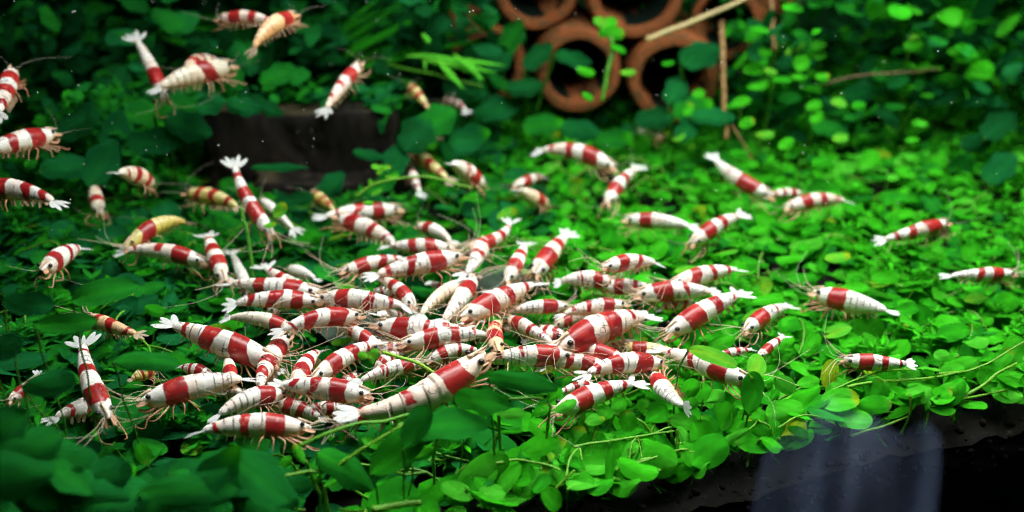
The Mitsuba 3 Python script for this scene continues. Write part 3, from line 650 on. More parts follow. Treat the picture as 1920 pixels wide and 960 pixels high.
STEMS = [
 ["p0",0.035,[[0.65,18.08,-0.45],[0.92,18.18,-0.15],[1.23,18.3,0.12]]],
 ["p0",0.029,[[-0.31,18.25,0.3],[0.16,18.42,0.24],[0.57,18.36,0.23],[0.94,18.28,0.13]]],
 ["p1",0.029,[[1.22,18.81,0.31],[1.71,18.99,0.3],[2.26,19.18,0.28],[2.77,19.38,0.25],[3.34,19.59,0.23]]],
 ["p1",0.029,[[2.02,18.52,-0.08],[2.24,18.6,0.02],[2.6,18.74,0.03],[3.1,18.92,0.09],[3.55,19.09,0.08]]],
 ["p1",0.023,[[1.06,18.16,0.07],[1.13,18.49,0.24],[1.33,18.83,0.27],[1.38,18.44,0.25]]],
 ["p1",0.017,[[2.34,18.8,0.02],[2.41,19.04,0.26],[2.55,19.22,0.26],[2.6,18.9,0.01]]],
 ["p2",0.023,[[4.04,19.36,-0.12],[4.5,19.53,-0.04],[4.96,19.72,0.23],[5.13,20.02,0.23]]],
 ["p2",0.023,[[2.55,18.8,0.02],[3.23,19.05,0.03],[3.92,19.31,-0.09]]],
 ["p3",0.029,[[5.13,20.02,0.23],[5.34,19.85,0.2],[5.5,19.9,-0.16]]],
 ["p3",0.023,[[5.57,19.93,0.1],[6.04,20.11,0.25],[6.81,20.4,0.06],[7.86,20.79,-0.09],[8.67,21.09,-0.16]]],
 ["p4",0.035,[[7.29,21.04,0.45],[8.22,21.39,0.4],[9.28,21.7,0.31],[10.12,22.01,0.28]]],
 ["p4",0.035,[[7.27,20.42,-0.42],[7.98,20.68,-0.35],[8.69,20.95,-0.24]]],
 ["p4",0.023,[[7.0,21.17,0.3],[8.02,21.55,0.5],[9.11,21.94,0.42]]],
 ["p5",0.041,[[9.83,21.53,-0.19],[10.56,21.81,0.03],[10.95,21.97,0.27],[11.53,22.36,0.31]]],
 ["p5",0.029,[[9.18,21.21,-0.17],[9.99,21.52,-0.13],[10.99,21.89,-0.17],[12.0,22.28,-0.17]]],
 ["p5",0.029,[[9.59,21.89,0.31],[10.54,22.18,0.29],[11.79,22.71,0.7]]],
 ["p5",0.029,[[9.19,21.74,0.23],[10.02,22.05,0.23]]],
 ["p6",0.035,[[-4.59,16.71,0.79],[-4.23,16.84,0.89],[-3.87,16.97,0.89],[-3.39,17.14,0.87]]],
 ["p6",0.029,[[-3.53,17.08,0.34],[-3.61,17.06,0.64],[-3.41,17.14,0.87]]],
 ["p6",0.035,[[-3.32,17.17,0.85],[-2.74,17.38,1.17],[-1.97,17.67,1.51]]],
 ["p7",0.041,[[-3.97,17.6,1.06],[-3.2,17.88,1.3],[-2.43,18.15,1.31],[-1.69,18.41,1.36]]],
 ["p7",0.035,[[-2.38,17.51,0.84],[-2.31,17.53,0.62],[-2.03,17.63,0.41],[-1.62,17.78,0.39]]],
 ["p7",0.029,[[-0.05,18.46,1.59],[0.26,18.57,1.53],[0.58,18.69,1.44]]],
 ["p7",0.076,[[-2.56,16.84,0.21],[-2.11,17.03,0.19],[-1.66,17.17,0.16]]],
 ["p7",0.041,[[-2.15,17.88,1.33],[-1.71,18.04,1.44]]],
]
REAR_STEMS = [
 ["beige_stem",0.091,[[4.16,34.04,5.48],[4.95,34.15,5.76],[5.94,34.3,6.12],[6.77,34.43,6.46],[7.6,34.59,6.84]]],
 ["brown_root",0.092,[[6.57,34.76,5.94],[6.64,34.31,4.82],[6.64,33.87,3.74],[6.74,33.37,2.49]]],
 ["brown_root",0.079,[[8.5,36.59,6.46],[8.53,36.19,5.48],[8.6,35.9,4.76]]],
 ["brown_twig",0.042,[[9.77,34.48,3.9],[10.71,34.58,4.17],[12.24,34.64,4.29],[13.6,34.68,4.41]]],
 ["brown_root",0.033,[[6.8,33.04,3.01],[7.18,32.82,2.48],[7.43,32.64,2.02]]],
 ["arching_runner",0.036,[[-4.18,27.96,2.45],[-3.87,28.04,2.65],[-3.5,28.1,2.81],[-2.72,28.15,2.92],[-1.86,28.12,2.85],[-1.07,28.04,2.65]]],
 ["green_stalk",0.052,[[-6.69,25.48,2.98],[-6.53,25.23,2.37],[-6.4,24.94,1.64],[-6.32,24.71,1.1]]],
 ["bud_stem",0.044,[[-2.7,20.39,1.61],[-2.38,20.36,1.53],[-1.99,20.31,1.41],[-1.61,20.23,1.2]]],
 ["leafy_stalk",0.089,[[2.93,33.67,5.91],[3.06,33.44,5.33],[2.93,33.19,4.73],[2.73,32.83,3.83]]],
]
LANCE_LEAVES = [
 [0,-2.72,32.81,5.11,-0.55,32.12,5.0,0.21],
 [0,-2.59,33.13,5.1,-0.24,32.51,5.17,0.19],
 [0,-1.75,32.68,5.33,-0.81,31.84,4.84,0.19],
 [0,-2.22,32.41,5.19,-1.43,31.53,4.62,0.19],
 [0,-2.64,32.81,5.11,-2.55,32.09,4.94,0.1],
 [0,-1.27,32.63,5.21,-0.94,31.79,4.72,0.14],
 [0,-3.23,33.15,5.15,-1.75,32.59,5.38,0.15],
 [0,-1.68,32.73,4.91,-1.02,32.04,4.82,0.1],
 [0,-2.68,32.61,5.94,-2.35,31.88,5.74,0.19],
 [1,-5.59,35.8,4.51,-1.72,35.98,6.55,0.28],
 [1,-5.34,35.37,4.78,-2.71,35.28,6.16,0.24],
 [1,-5.59,36.0,5.0,-3.44,35.91,6.39,0.28],
 [1,-5.67,36.23,4.24,-1.05,35.96,5.18,0.25],
 [1,-5.1,34.68,4.41,-2.17,34.34,5.15,0.2],
 [1,-5.94,36.06,5.16,-4.13,35.85,6.23,0.24],
 [1,-6.47,36.93,4.64,-4.6,36.99,6.4,0.25],
 [1,-5.39,36.8,4.3,-0.71,36.8,5.9,0.25],
 [1,-5.0,35.11,4.14,-2.88,34.45,4.11,0.21],
 [1,-5.36,34.37,4.98,-4.28,34.02,5.71,0.2],
 [2,-14.56,36.73,4.14,-12.73,36.8,5.9,0.25],
 [2,-12.58,37.13,5.14,-9.9,36.6,5.41,0.29],
 [2,-11.54,36.06,5.16,-9.28,35.3,4.88,0.21],
 [2,-11.63,38.27,5.29,-8.9,37.81,5.74,0.26],
 [2,-12.37,38.21,5.12,-11.44,38.08,6.41,0.26],
]
ROUND_LEAVES = [
 [0,2.7,33.56,5.9,3.17,33.66,6.16,0.42,0.55],
 [0,2.86,33.6,6.01,2.49,33.68,6.2,0.32,0.55],
 [0,2.89,33.51,5.77,3.44,33.51,5.77,0.39,0.55],
 [0,3.0,33.27,5.44,3.47,33.23,5.36,0.32,0.55],
 [0,1.94,32.92,4.84,2.51,32.88,4.75,0.35,0.55],
 [0,3.27,32.96,4.69,3.75,32.98,4.73,0.23,0.55],
 [0,2.12,32.63,4.14,2.46,32.56,3.96,0.23,0.55],
 [0,3.05,33.55,5.88,2.63,33.49,5.73,0.32,0.55],
 [1,7.51,34.39,5.01,8.18,34.41,5.07,0.34,0.55],
 [1,8.58,34.37,4.97,9.18,34.48,5.24,0.34,0.55],
 [1,8.94,33.97,4.51,9.12,34.16,4.97,0.5,0.55],
 [1,8.13,33.86,4.25,8.73,33.86,4.25,0.37,0.55],
 [1,8.72,33.9,4.33,9.21,33.93,4.41,0.23,0.55],
 [1,7.89,34.09,4.54,8.32,34.06,4.47,0.27,0.55],
 [1,9.55,34.19,4.27,10.01,34.22,4.34,0.3,0.55],
 [1,6.69,34.66,5.43,6.76,34.81,5.8,0.3,0.55],
 [2,12.66,35.46,4.99,13.27,35.48,5.04,0.45,0.55],
 [2,12.88,35.53,5.18,13.25,35.65,5.46,0.34,0.55],
 [2,13.18,34.89,4.4,13.83,34.91,4.45,0.34,0.55],
 [2,14.29,35.17,4.56,14.87,35.21,4.65,0.31,0.55],
 [2,14.71,34.93,4.23,15.39,34.9,4.14,0.31,0.55],
 [2,14.32,35.53,4.91,14.73,35.56,4.98,0.24,0.55],
 [3,6.71,32.8,3.76,7.28,32.86,3.9,0.33,0.55],
 [3,6.51,32.77,3.69,7.0,32.79,3.72,0.2,0.55],
 [3,9.12,33.24,3.51,9.54,33.33,3.74,0.43,0.55],
 [3,9.87,33.31,3.67,10.37,33.31,3.67,0.4,0.55],
 [3,9.25,33.07,3.1,9.57,33.22,3.45,0.4,0.55],
 [3,10.53,33.26,3.56,10.94,33.31,3.69,0.33,0.55],
 [3,6.93,32.55,3.14,7.39,32.62,3.3,0.33,0.55],
 [3,7.46,32.54,2.85,8.04,32.58,2.94,0.33,0.55],
 [3,8.16,32.39,2.46,8.64,32.49,2.72,0.39,0.55],
 [3,6.6,32.15,2.42,7.19,32.15,2.42,0.36,0.55],
 [3,10.72,32.04,1.88,11.08,32.27,2.45,0.59,0.55],
 [3,9.91,32.88,2.62,10.4,32.91,2.7,0.3,0.55],
 [3,12.17,32.86,2.57,12.6,32.89,2.64,0.26,0.55],
 [3,9.13,32.12,2.06,9.74,32.2,2.27,0.42,0.55],
 [3,5.33,33.15,3.29,5.56,33.3,3.66,0.33,0.55],
 [3,4.97,32.88,2.61,5.34,32.96,2.81,0.33,0.55],
 [3,5.58,33.4,3.9,5.97,33.42,3.96,0.3,0.55],
 [3,4.59,33.35,4.86,4.97,33.38,4.92,0.29,0.55],
]
TWIG_LEAVES = [
 [0,-3.62,28.17,2.99,-3.48,28.27,3.22,0.23,0.7],
 [0,-3.56,28.24,3.14,-3.78,28.27,3.22,0.17,0.7],
 [0,-3.49,28.23,3.12,-3.27,28.26,3.19,0.17,0.7],
 [0,-3.79,28.06,2.69,-3.83,28.13,2.87,0.13,0.7],
 [0,-3.41,28.15,2.93,-3.04,28.15,2.93,0.1,0.7],
 [0,-3.79,27.96,2.46,-3.49,28.03,2.62,0.11,0.7],
 [1,-5.85,25.39,2.77,-5.56,25.52,3.09,0.31,0.7],
 [1,-6.11,25.31,2.57,-5.82,25.35,2.67,0.18,0.7],
 [1,-3.67,25.53,3.1,-3.41,25.53,3.1,0.13,0.7],
 [2,-2.98,20.26,1.55,-2.75,20.31,1.68,0.22,0.7],
 [2,-2.98,20.26,1.56,-3.19,20.29,1.63,0.17,0.7],
 [2,-2.9,20.27,1.56,-2.88,20.21,1.42,0.09,0.7],
]


# ------------------------------------------------------------------ the tank: soil, pane, back
def soil_mesh():
    na, ns = 200, 110
    a = np.linspace(-26, 40, na)
    s = np.concatenate([np.linspace(.12, 6, 60), np.linspace(6.4, 33, ns - 60)])
    A, S = np.meshgrid(a, s, indexing='ij')
    p = tank(A, S, 0)
    z = ground(p[..., 0], p[..., 1]) - .95 - .5 * np.exp(-S / .8)
    z = z + .35 * (meshkit.fbm(np.stack([p[..., 0] * .8, p[..., 1] * .8, p[..., 0] * 0], -1), 3) - .5) + .16 * (meshkit.noise(np.stack([p[..., 0] * 5, p[..., 1] * 5, p[..., 0] * 0], -1)) - .5)
    z[:, 0] = z[:, 1]
    p[..., 2] = z
    top = p.reshape(-1, 3)
    i, j = np.meshgrid(np.arange(na - 1), np.arange(ns - 1), indexing='ij')
    q = np.stack([i * ns + j, (i + 1) * ns + j, (i + 1) * ns + j + 1, i * ns + j + 1], -1).reshape(-1, 4)
    # front face against the pane
    nz = 26
    k = np.linspace(0, 1, nz)[None, :]
    zf = z[:, :1] * (1 - k) + (-4.5) * k
    Af = np.broadcast_to(a[:, None], zf.shape)
    sf = .12 + .10 * meshkit.noise(np.stack([Af * 4, zf * 4, zf * 0], -1)) * (k > 0)
    front = tank(Af, sf, zf).reshape(-1, 3)
    i, j = np.meshgrid(np.arange(na - 1), np.arange(nz - 1), indexing='ij')
    qf = np.stack([i * nz + j, i * nz + j + 1, (i + 1) * nz + j + 1, (i + 1) * nz + j], -1).reshape(-1, 4) + len(top)
    q = np.vstack([q, qf])
    return np.vstack([top, front]), np.vstack([q[:, [0, 1, 2]], q[:, [0, 2, 3]]])


m = soil_mesh()
scene['soil_bed'] = mikit.ply((m[0] * CM, m[1]), 'soil', smooth=True)
labels['soil_bed'] = {'label': 'dark soil bed of the aquarium seen through the front', 'category': 'soil', 'kind': 'structure'}

# grains of soil near the front edge
g = trimesh.creation.icosphere(subdivisions=1, radius=1)
n = 900
ga, gs = rng.uniform(-12, 22, n), rng.exponential(.5, n) + .1
gp = tank(ga, gs, 0)
gp[:, 2] = ground(gp[:, 0], gp[:, 1]) - .97 - .5 * np.exp(-gs / .8) + rng.normal(0, .06, n)
low = rng.random(n) < .55
gp[low] = tank(ga[low], .12 + rng.uniform(0, .12, low.sum()), ground(gp[low, 0], gp[low, 1]) - 1.5 - rng.exponential(.9, low.sum()))
gr = rng.uniform(.03, .085, (n, 1, 1)) * rng.uniform(.7, 1.3, (n, 1, 3))
gv = gp[:, None] + g.vertices[None] * gr
single('soil_grains', ((gv.reshape(-1, 3)), (g.faces[None] + (np.arange(n) * len(g.vertices))[:, None, None]).reshape(-1, 3)), 'soil', 'loose dark soil grains along the front of the bed', 'soil', kind='stuff')

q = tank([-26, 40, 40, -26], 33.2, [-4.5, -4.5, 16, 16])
scene['back_wall'] = mikit.ply((q * CM, np.array([[0, 1, 2], [0, 2, 3]])), 'back_haze_green')
labels['back_wall'] = {'label': 'dark green back wall of the aquarium with haze put into its colour', 'category': 'wall', 'kind': 'structure'}
q = tank([-27, 41, 41, -27], 0, [-4.5, -4.5, 17, 17])
key = thing('front_pane', 'clear front pane of the aquarium with a faint bluish reflection at the lower right', 'glass pane')
scene[key] = mikit.ply((q * CM, np.array([[0, 1, 2], [0, 2, 3]])), 'pane_glass')

# what the pane mirrors: an added blue grey cloth, lit by an added lamp
def hanging_cloth():
    u, w = np.meshgrid(np.linspace(-1, 1, 60), np.linspace(0, 1, 24), indexing='ij')
    c, rgt, fwd = np.array([35.0, 5.0, -21]), unit(np.array([.43, .8, 0])), unit(np.array([-.8, .43, 0]))
    wd = 5.0 * (.78 + .34 * w + .10 * np.sin(w * 6 + 1))
    dep = 1.0 * np.sin(u * 5 + w * 4) + .5 * np.sin(u * 11 - w * 3 + 2)
    p = c + (u * wd)[..., None] * rgt + dep[..., None] * fwd + (4.2 - 22 * w + 2.0 * u ** 2 * np.where(u < 0, -1.6, -.6))[..., None] * np.array([0, 0, 1.0])
    i, j = np.meshgrid(np.arange(59), np.arange(23), indexing='ij')
    q = np.stack([i * 24 + j, (i + 1) * 24 + j, (i + 1) * 24 + j + 1, i * 24 + j + 1], -1).reshape(-1, 4)
    v = p.reshape(-1, 3)
    f = np.vstack([q[:, [0, 1, 2]], q[:, [0, 2, 3]]])
    return np.vstack([v, v + fwd * -.15]), np.vstack([f, f[:, ::-1] + len(v)])


single('hanging_cloth', hanging_cloth(), 'cloth', 'blue grey cloth added outside the tank for the pane to mirror', 'cloth')


def lamp(name, corners, radiance, label, cat):
    t = thing(name, label, cat)
    c = np.array(corners, float)
    up = unit(np.cross(c[1] - c[0], c[3] - c[0]))          # emits along this normal
    scene[t + '__light_panel'] = {**mikit.ply((c * CM, np.array([[0, 1, 2], [0, 2, 3]]))), 'emitter': {'type': 'area', 'radiance': {'type': 'rgb', 'value': list(radiance)}}}
    o = c - up * .3
    mid = o.mean(0)
    o = mid + (o - mid) * 1.06
    box = np.vstack([o, o - up * 1.5])
    f = np.array([[0, 1, 5], [0, 5, 4], [1, 2, 6], [1, 6, 5], [2, 3, 7], [2, 7, 6], [3, 0, 4], [3, 4, 7], [4, 5, 6], [4, 6, 7], [0, 2, 1], [0, 3, 2]])
    part(t, 'housing', (box, f), 'housing', smooth=False)


LAMP = 12.5
lamp('aquarium_lamp', tank([-6, -6, 26, 26], [1.6, 9.6, 9.6, 1.6], 19.5), np.array([1.0, 1.02, .96]) * LAMP, 'long lamp over the aquarium, out of view above', 'lamp')
rc, rd = np.array([27.0, 9.0, -1.0]), unit(np.array([8.0, -4.0, -16.0]))
ra_ = unit(np.cross(rd, [0, 0, 1]))
rb_ = np.cross(rd, ra_)
lamp('room_lamp', [rc + 5 * (p_ * ra_ + q_ * rb_) for p_, q_ in ((-1, -1), (1, -1), (1, 1), (-1, 1))], np.array([1.0, .98, .95]) * 48.0, 'small lamp added to light the mirrored cloth, out of view', 'lamp')  # unseen lamp, added only to brighten the cloth

# ------------------------------------------------------------------ clay tubes
def clay_tube(c, axis, ro, ri, ln, label):
    axis = unit(np.array(axis, float))
    a = unit(np.cross(axis, [0, 0, 1]))
    b = np.cross(a, axis)
    prof = [(ro * .985, ln), (ro, .25), (ro * .985, .08), (ro * .94, 0), (ri * 1.06, 0), (ri, .09), (ri, .4), (ri * .98, ln), (ro * .985, ln)]
    ns = 56
    ang = np.arange(ns) * 2 * np.pi / ns
    wob = 1 + .012 * np.sin(ang * 3 + c[0]) + .008 * np.sin(ang * 7 + c[2])
    v = np.array([np.asarray(c) + axis * d + (r * wob)[:, None] * (np.cos(ang)[:, None] * a + np.sin(ang)[:, None] * b) for r, d in prof])
    k = len(prof)
    i, j = np.meshgrid(np.arange(k - 1), np.arange(ns), indexing='ij')
    q = np.stack([i * ns + j, i * ns + (j + 1) % ns, (i + 1) * ns + (j + 1) % ns, (i + 1) * ns + j], -1).reshape(-1, 4)
    t = thing('clay_tube', label, 'clay tube', 'stacked clay tubes')
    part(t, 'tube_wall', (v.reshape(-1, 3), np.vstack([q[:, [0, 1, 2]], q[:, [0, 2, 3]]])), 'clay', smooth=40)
    lin = tube([np.asarray(c) + axis * d for d in (.3, 1.5, 3, 5.6)], ri * .992, 40, False)  # near-black inner skin carries the shade inside the tube
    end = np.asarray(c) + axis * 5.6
    part(t, 'shade_lining', (np.vstack([lin[0], end]), np.vstack([lin[1], [[120 + i, 120 + (i + 1) % 40, 160] for i in range(40)]])), 'bore_shade', label='dark lining standing in for the shade inside the tube')


AX = (-.06, 1, .02)
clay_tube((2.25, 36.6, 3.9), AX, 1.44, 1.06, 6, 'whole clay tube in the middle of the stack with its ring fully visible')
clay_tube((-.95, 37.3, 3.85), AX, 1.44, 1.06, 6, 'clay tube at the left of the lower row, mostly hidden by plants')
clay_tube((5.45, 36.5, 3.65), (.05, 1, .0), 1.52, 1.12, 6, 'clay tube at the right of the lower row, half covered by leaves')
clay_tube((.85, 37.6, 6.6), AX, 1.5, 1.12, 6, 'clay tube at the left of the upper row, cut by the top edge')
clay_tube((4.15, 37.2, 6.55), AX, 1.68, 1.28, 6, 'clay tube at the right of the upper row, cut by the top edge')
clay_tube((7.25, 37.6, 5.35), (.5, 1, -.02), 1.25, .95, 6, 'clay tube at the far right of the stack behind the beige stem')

# ------------------------------------------------------------------ dark slab and driftwood
def rock(lo, hi, seed, amp, cut):
    nx, ny, nz = 40, 16, 22
    m = trimesh.creation.box(bounds=[lo, hi])
    m = m.subdivide_to_size(.38)
    v = np.array(m.vertices)
    c, h = (np.array(lo) + hi) / 2, (np.array(hi) - lo) / 2
    u = (v - c) / h
    rad = np.linalg.norm(np.maximum(np.abs(u) - .62, 0), axis=1)
    v = v - unit(v - c) * (rad * .9)[:, None]
    d = (meshkit.fbm(v * np.array([.7, .7, .45]), 4, seed) - .5) * 2
    d2 = (meshkit.noise(v * np.array([3.2, 3.2, .5]), seed + 5) - .5)
    v = v + unit(v - c) * (amp * d + .12 * d2)[:, None] * np.array([1, 1, cut])
    return v, np.array(m.faces)


single('dark_slab', rock([-9.6, 31.9, .6], [-3.2, 33.6, 4.0], 3, .75, .3), 'dark_wood', 'dark flat topped slab of waterlogged wood behind the shrimps at the left', 'slab')
single('driftwood_piece', rock([-8.2, 30.9, .6], [-2.6, 32.4, 2.0], 11, .5, .9), 'dark_wood', 'low dark ledge of wood under the front of the slab', 'driftwood')

# ------------------------------------------------------------------ plants measured one by one
KINDS = ['oval', 'spoon', 'oval']


def leaf_part(plant, base, tip, width, cam, shape, tone, bsdf='leaf', cup=.2, droop=.1, nl=12, nw=8, name='leaf', vary=.07):
    base, tip = np.array(base), np.array(tip)
    n = facing(base, tip, cam) + rng.normal(0, .18, 3)
    L = np.linalg.norm(tip - base)
    v, f, c = leaves(base, tip - base, n, L, width, shape, TONE[tone] if isinstance(tone, str) else tone, cup, droop, nl, nw, vary=vary)
    return part(plant, name, (v[0], f), bsdf, smooth=True, uv=c[0])


def stem_uv(v, tone, r=None):
    r = r or rng
    return np.column_stack([np.full(len(v), tone) + r.normal(0, .02, len(v)), np.clip(1 + .12 * r.normal(0, 1, len(v)), .5, 1.5)])


def stem_part(plant, w, pts, tone, n=None, name='stem', taper=.7):
    n = n or 6 * len(pts)
    p = spline(pts, n)
    p = p + (meshkit.noise(p * 2.1, 3)[:, None] - .5) * .06
    v, f = tube(p, w * np.linspace(1, taper, n) * (1 + .12 * np.sin(np.arange(n) * 1.7)), 8)
    return part(plant, name, (v, f), 'stem', smooth=True, uv=stem_uv(v, tone))


FRONT_LABELS = ['big round leaved runner plant at the bottom centre against the pane, overlapping broad leaves',
                'runner plant with an upright narrow leaf, bottom right of centre',
                'runner plant with two narrow slanting leaves at the lower right near the pane',
                'runner plant with a long spoon shaped leaf and one yellowing leaf at the front right',
                'runner plant with three large oval leaves along the right front edge',
                'runner plant with thick bare runners and upright leaves at the far right front edge',
                'thin runner plant with a small round leaf at the bottom left of centre',
                'runner plant with a bare green tip in front of the largest shrimp']
fronts = {}
for i, lab in enumerate(FRONT_LABELS):
    fronts[i] = thing('runner_plant', lab, 'aquatic plant', 'runner plants along the front pane')
tones = [.70, .62, .76, .55, .68]
for q, (pl, *r) in enumerate(FRONT_LEAVES):
    base, tip, w, cam = r[0:3], r[3:6], r[6], r[7]
    tone = 'yellow' if (pl == 3 and w < .5 and q % 5 == 0) else tones[q % 5]
    leaf_part(fronts[pl], base, tip, w, cam, 'oval' if q % 3 else 'spoon', tone, cup=.22)
for q in range(96):
    a_ = rng.uniform(-1.5, 15.5)
    s_ = rng.uniform(.22, 1.3)
    b_ = tank(a_, s_, 0)
    z_ = ground(b_[0], b_[1]) - .05 - .42 * (1.3 - s_) * rng.uniform(0, 1)
    L_ = rng.uniform(.5, .95)
    az_ = rng.uniform(0, 6.28)
    d_ = unit(np.array([math.cos(az_), .35 * math.sin(az_) - .1, rng.normal(.0, .45)]))
    b_ = np.array([b_[0], b_[1], z_])
    pl = 0 if a_ < 1.2 else 1 if a_ < 4 else 2 if a_ < 6.5 else 3 if a_ < 9 else 4 if a_ < 11.5 else 5
    leaf_part(fronts[pl], b_ - d_ * L_ / 2, b_ + d_ * L_ / 2, L_ * rng.uniform(.55, .85), rng.uniform(.3, .75), 'oval', rng.choice([.70, .62, .76, .52, .68]), cup=.25)
for k, w, pts in STEMS:
    stem_part(fronts[int(k[1])], w, pts, .34 if k != 'p7' else .28)
# short petioles joining the leaves to the soil
for pl in fronts.values():
    ls = [k for k in scene if k.startswith(pl + '__leaf')]
    for k in ls[::2]:
        v = meshkit.WRITTEN[scene[k]['filename']][0] / CM
        b = v[3]
        e = np.array([b[0] + rng.normal(0, .15), b[1] + rng.normal(.2, .15), ground(b[0], b[1]) - 1.0])
        stem_part(pl, .035, [b, (b + e) / 2 + rng.normal(0, .12, 3), e], 2 / 9, name='petiole')

NEAR_LABELS = ['out of focus broad leaved plant filling the lower left corner', 'out of focus broad leaved plant at the bottom left of centre', 'out of focus dark green leaves covering the belly of the largest shrimp',
               'out of focus leaves with a yellow patch at the right of the heap', 'broad leaved plant with dark oval leaves between the left side shrimps']
nears = [thing('broad_leaf_plant', l, 'aquatic plant', 'broad leaved plants near the pane') for l in NEAR_LABELS]
w_yellow = lambda r: r[6] < .46 and r[5] < 3.2 and abs(r[6] - .42) < .06
for q, (k, *r) in enumerate(NEAR_LEAVES):
    tone = .85 if (k == 3 and w_yellow(r)) else .27 + rng.uniform(-.04, .04) if k < 2 else .40 + rng.uniform(-.06, .08) if k == 2 else .5 if k == 3 else .30 + rng.uniform(-.12, .12)
    leaf_part(nears[k], r[0:3], r[3:6], r[6], r[7], 'oval' if k >= 3 or q % 3 == 0 else 'lobed', tone, 'leaf_far', cup=.2, droop=.45, nl=16)
for pl in nears:
    for k in [k for k in scene if k.startswith(pl + '__leaf')]:
        b = meshkit.WRITTEN[scene[k]['filename']][0][3] / CM
        e = np.array([b[0] + rng.normal(0, .3), b[1] + .6, ground(b[0], b[1]) - 1.0])
        stem_part(pl, .022, [b, (b + e) / 2 + rng.normal(0, .2, 3), e], .10, name='petiole')

FAR_LABELS = ['large leaved dark plant left of the slab', 'dark leaved plant in the upper left corner', 'small leaves growing over the top of the slab', 'dark leaves hanging over the lower part of the slab',
              'bluish leaved plant left of the clay tubes', 'bluish leaved plant covering the right clay tube', 'dark bluish leaved plant at the right edge behind']
fars = [thing('lobed_leaf_plant', l, 'aquatic plant', 'lobed leaved plants at the back') for l in FAR_LABELS]
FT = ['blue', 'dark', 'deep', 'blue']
for q, (k, *r) in enumerate(FAR_LEAVES):
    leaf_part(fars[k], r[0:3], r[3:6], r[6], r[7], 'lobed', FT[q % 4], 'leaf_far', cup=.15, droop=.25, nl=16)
for pl in fars[:2] + fars[4:]:
    for k in [k for k in scene if k.startswith(pl + '__leaf')]:
        b = meshkit.WRITTEN[scene[k]['filename']][0][3] / CM
        e = np.array([b[0] + rng.normal(0, .4), b[1] + 1.5, ground(b[0], b[1]) - 1.0])
        stem_part(pl, .045, [b, (b + e) / 2 + rng.normal(0, .2, 3), e], .04, name='petiole')

LL = ['bright fern like plant with drooping narrow leaves left of the clay tubes', 'grassy plant with long narrow blades at the top centre', 'grassy plant with narrow blades at the top left']
lances = [thing('narrow_leaf_plant', l, 'aquatic plant') for l in LL]
for k, *r in LANCE_LEAVES:
    leaf_part(lances[k], r[0:3], r[3:6], r[6], .6, 'lance', .80 if k == 0 else .45, 'leaf_far', cup=.25, droop=.12, nl=12, nw=4)
stem_part(lances[0], .05, [(-5.4, 36, 4.6), (-3.6, 34.2, 4.6), (-2.0, 33.3, 4.45), (-.9, 33, 4.25)], .2)

RL = ['leafy stalk with paired bright leaves in front of the clay tubes', 'stalk with bright round leaves right of the clay tubes, near the top', 'stalk with bright round leaves at the upper right', 'bushy stalks with round leaves climbing at the right behind']
rounds = [thing('stem_plant', l, 'aquatic plant', 'stem plants at the back') for l in RL]
for q, (k, *r) in enumerate(ROUND_LEAVES):
    leaf_part(rounds[k], r[0:3], r[3:6], r[6], r[7], 'oval', ['bright', 'pale', 'bright', 'mid'][q % 4], cup=.2)
for k, pts in ((1, [(8.2, 35.2, 1.5), (8.4, 35, 3.2), (8.3, 34.8, 4.6), (8.6, 34.6, 5.3)]), (2, [(13.5, 37, 1.5), (13.2, 36.5, 3.5), (13.1, 36.2, 5.0)]), (2, [(14.6, 37, 1.5), (14.7, 36.4, 3.0), (14.6, 36, 4.4)]), (3, [(7.6, 34.8, 1), (7.4, 34.4, 2.4), (7.2, 34.1, 3.4)]), (3, [(10, 35.2, 1), (9.8, 34.9, 2.4), (9.7, 34.6, 3.3)])):
    stem_part(rounds[k], .05, pts, .12)

RS = {'beige_stem': ('stem', 'pale beige cut stem slanting across the right clay tubes', 4 / 6), 'green_stalk': ('stalk', 'upright green stalk with an oval leaf beside the steep shrimp', .14),
      'brown_twig': ('twig', 'thin brown twig lying among leaves at the upper right', .97), 'arching_runner': ('runner', 'arching yellow green runner with a small bud at the centre back', .35),
      'bud_stem': ('stem', 'bright green stem with two round buds sticking out of the heap', .48)}
roots = iter(['long brown hanging root right of the clay tubes', 'short brown hanging root at the top edge', 'thin brown root low behind the diving shrimp at the right'])
twigs = {}
for n_, w, pts in REAR_STEMS:
    if n_ == 'leafy_stalk':
        stem_part(rounds[0], w, pts, .15)
        continue
    if n_ == 'brown_root':
        t = thing('brown_root', next(roots), 'root')
        col = 5 / 6
    else:
        cat, lab, col = RS[n_]
        t = thing(n_, lab, cat)
    twigs[n_] = t
    stem_part(t, w, pts, col, n=10 * len(pts), name='stem', taper=.8)
for k, *r in TWIG_LEAVES:
    leaf_part(twigs[['arching_runner', 'green_stalk', 'bud_stem'][k]], r[0:3], r[3:6], r[6], r[7], 'oval', 'pale', cup=.25, name='bud' if k == 2 else 'leaf')

# ------------------------------------------------------------------ the carpet of small leaves
def frustum_ok(p, margin=1.12):
    d = p - EYE
    z = d[:, 1] * math.cos(PITCH) - d[:, 2] * math.sin(PITCH)
    u = d[:, 0] / z
    return (np.abs(u) < .4663 * margin + .05) & (z > 10)


def carpet(n, seed):
    r = np.random.default_rng(seed)
    x, y = r.uniform(-24, 26, n), r.uniform(13, 44, n)
    s = sdist(x, y)
    keep = (s > .5) & (s < 31) & frustum_ok(np.stack([x, y, ground(x, y)], -1)) & (r.random(n) < np.clip(1.25 - (y - 15) / 60, .5, 1))
    keep &= ~((s < 2.4) & (x > -7) & (x < 14) & (r.random(len(x)) < .55))
    keep &= ~((x > -9.8) & (x < -3.0) & (y > 31) & (y < 37.2))
    x, y, s = x[keep], y[keep], s[keep]
    return x, y, s, r


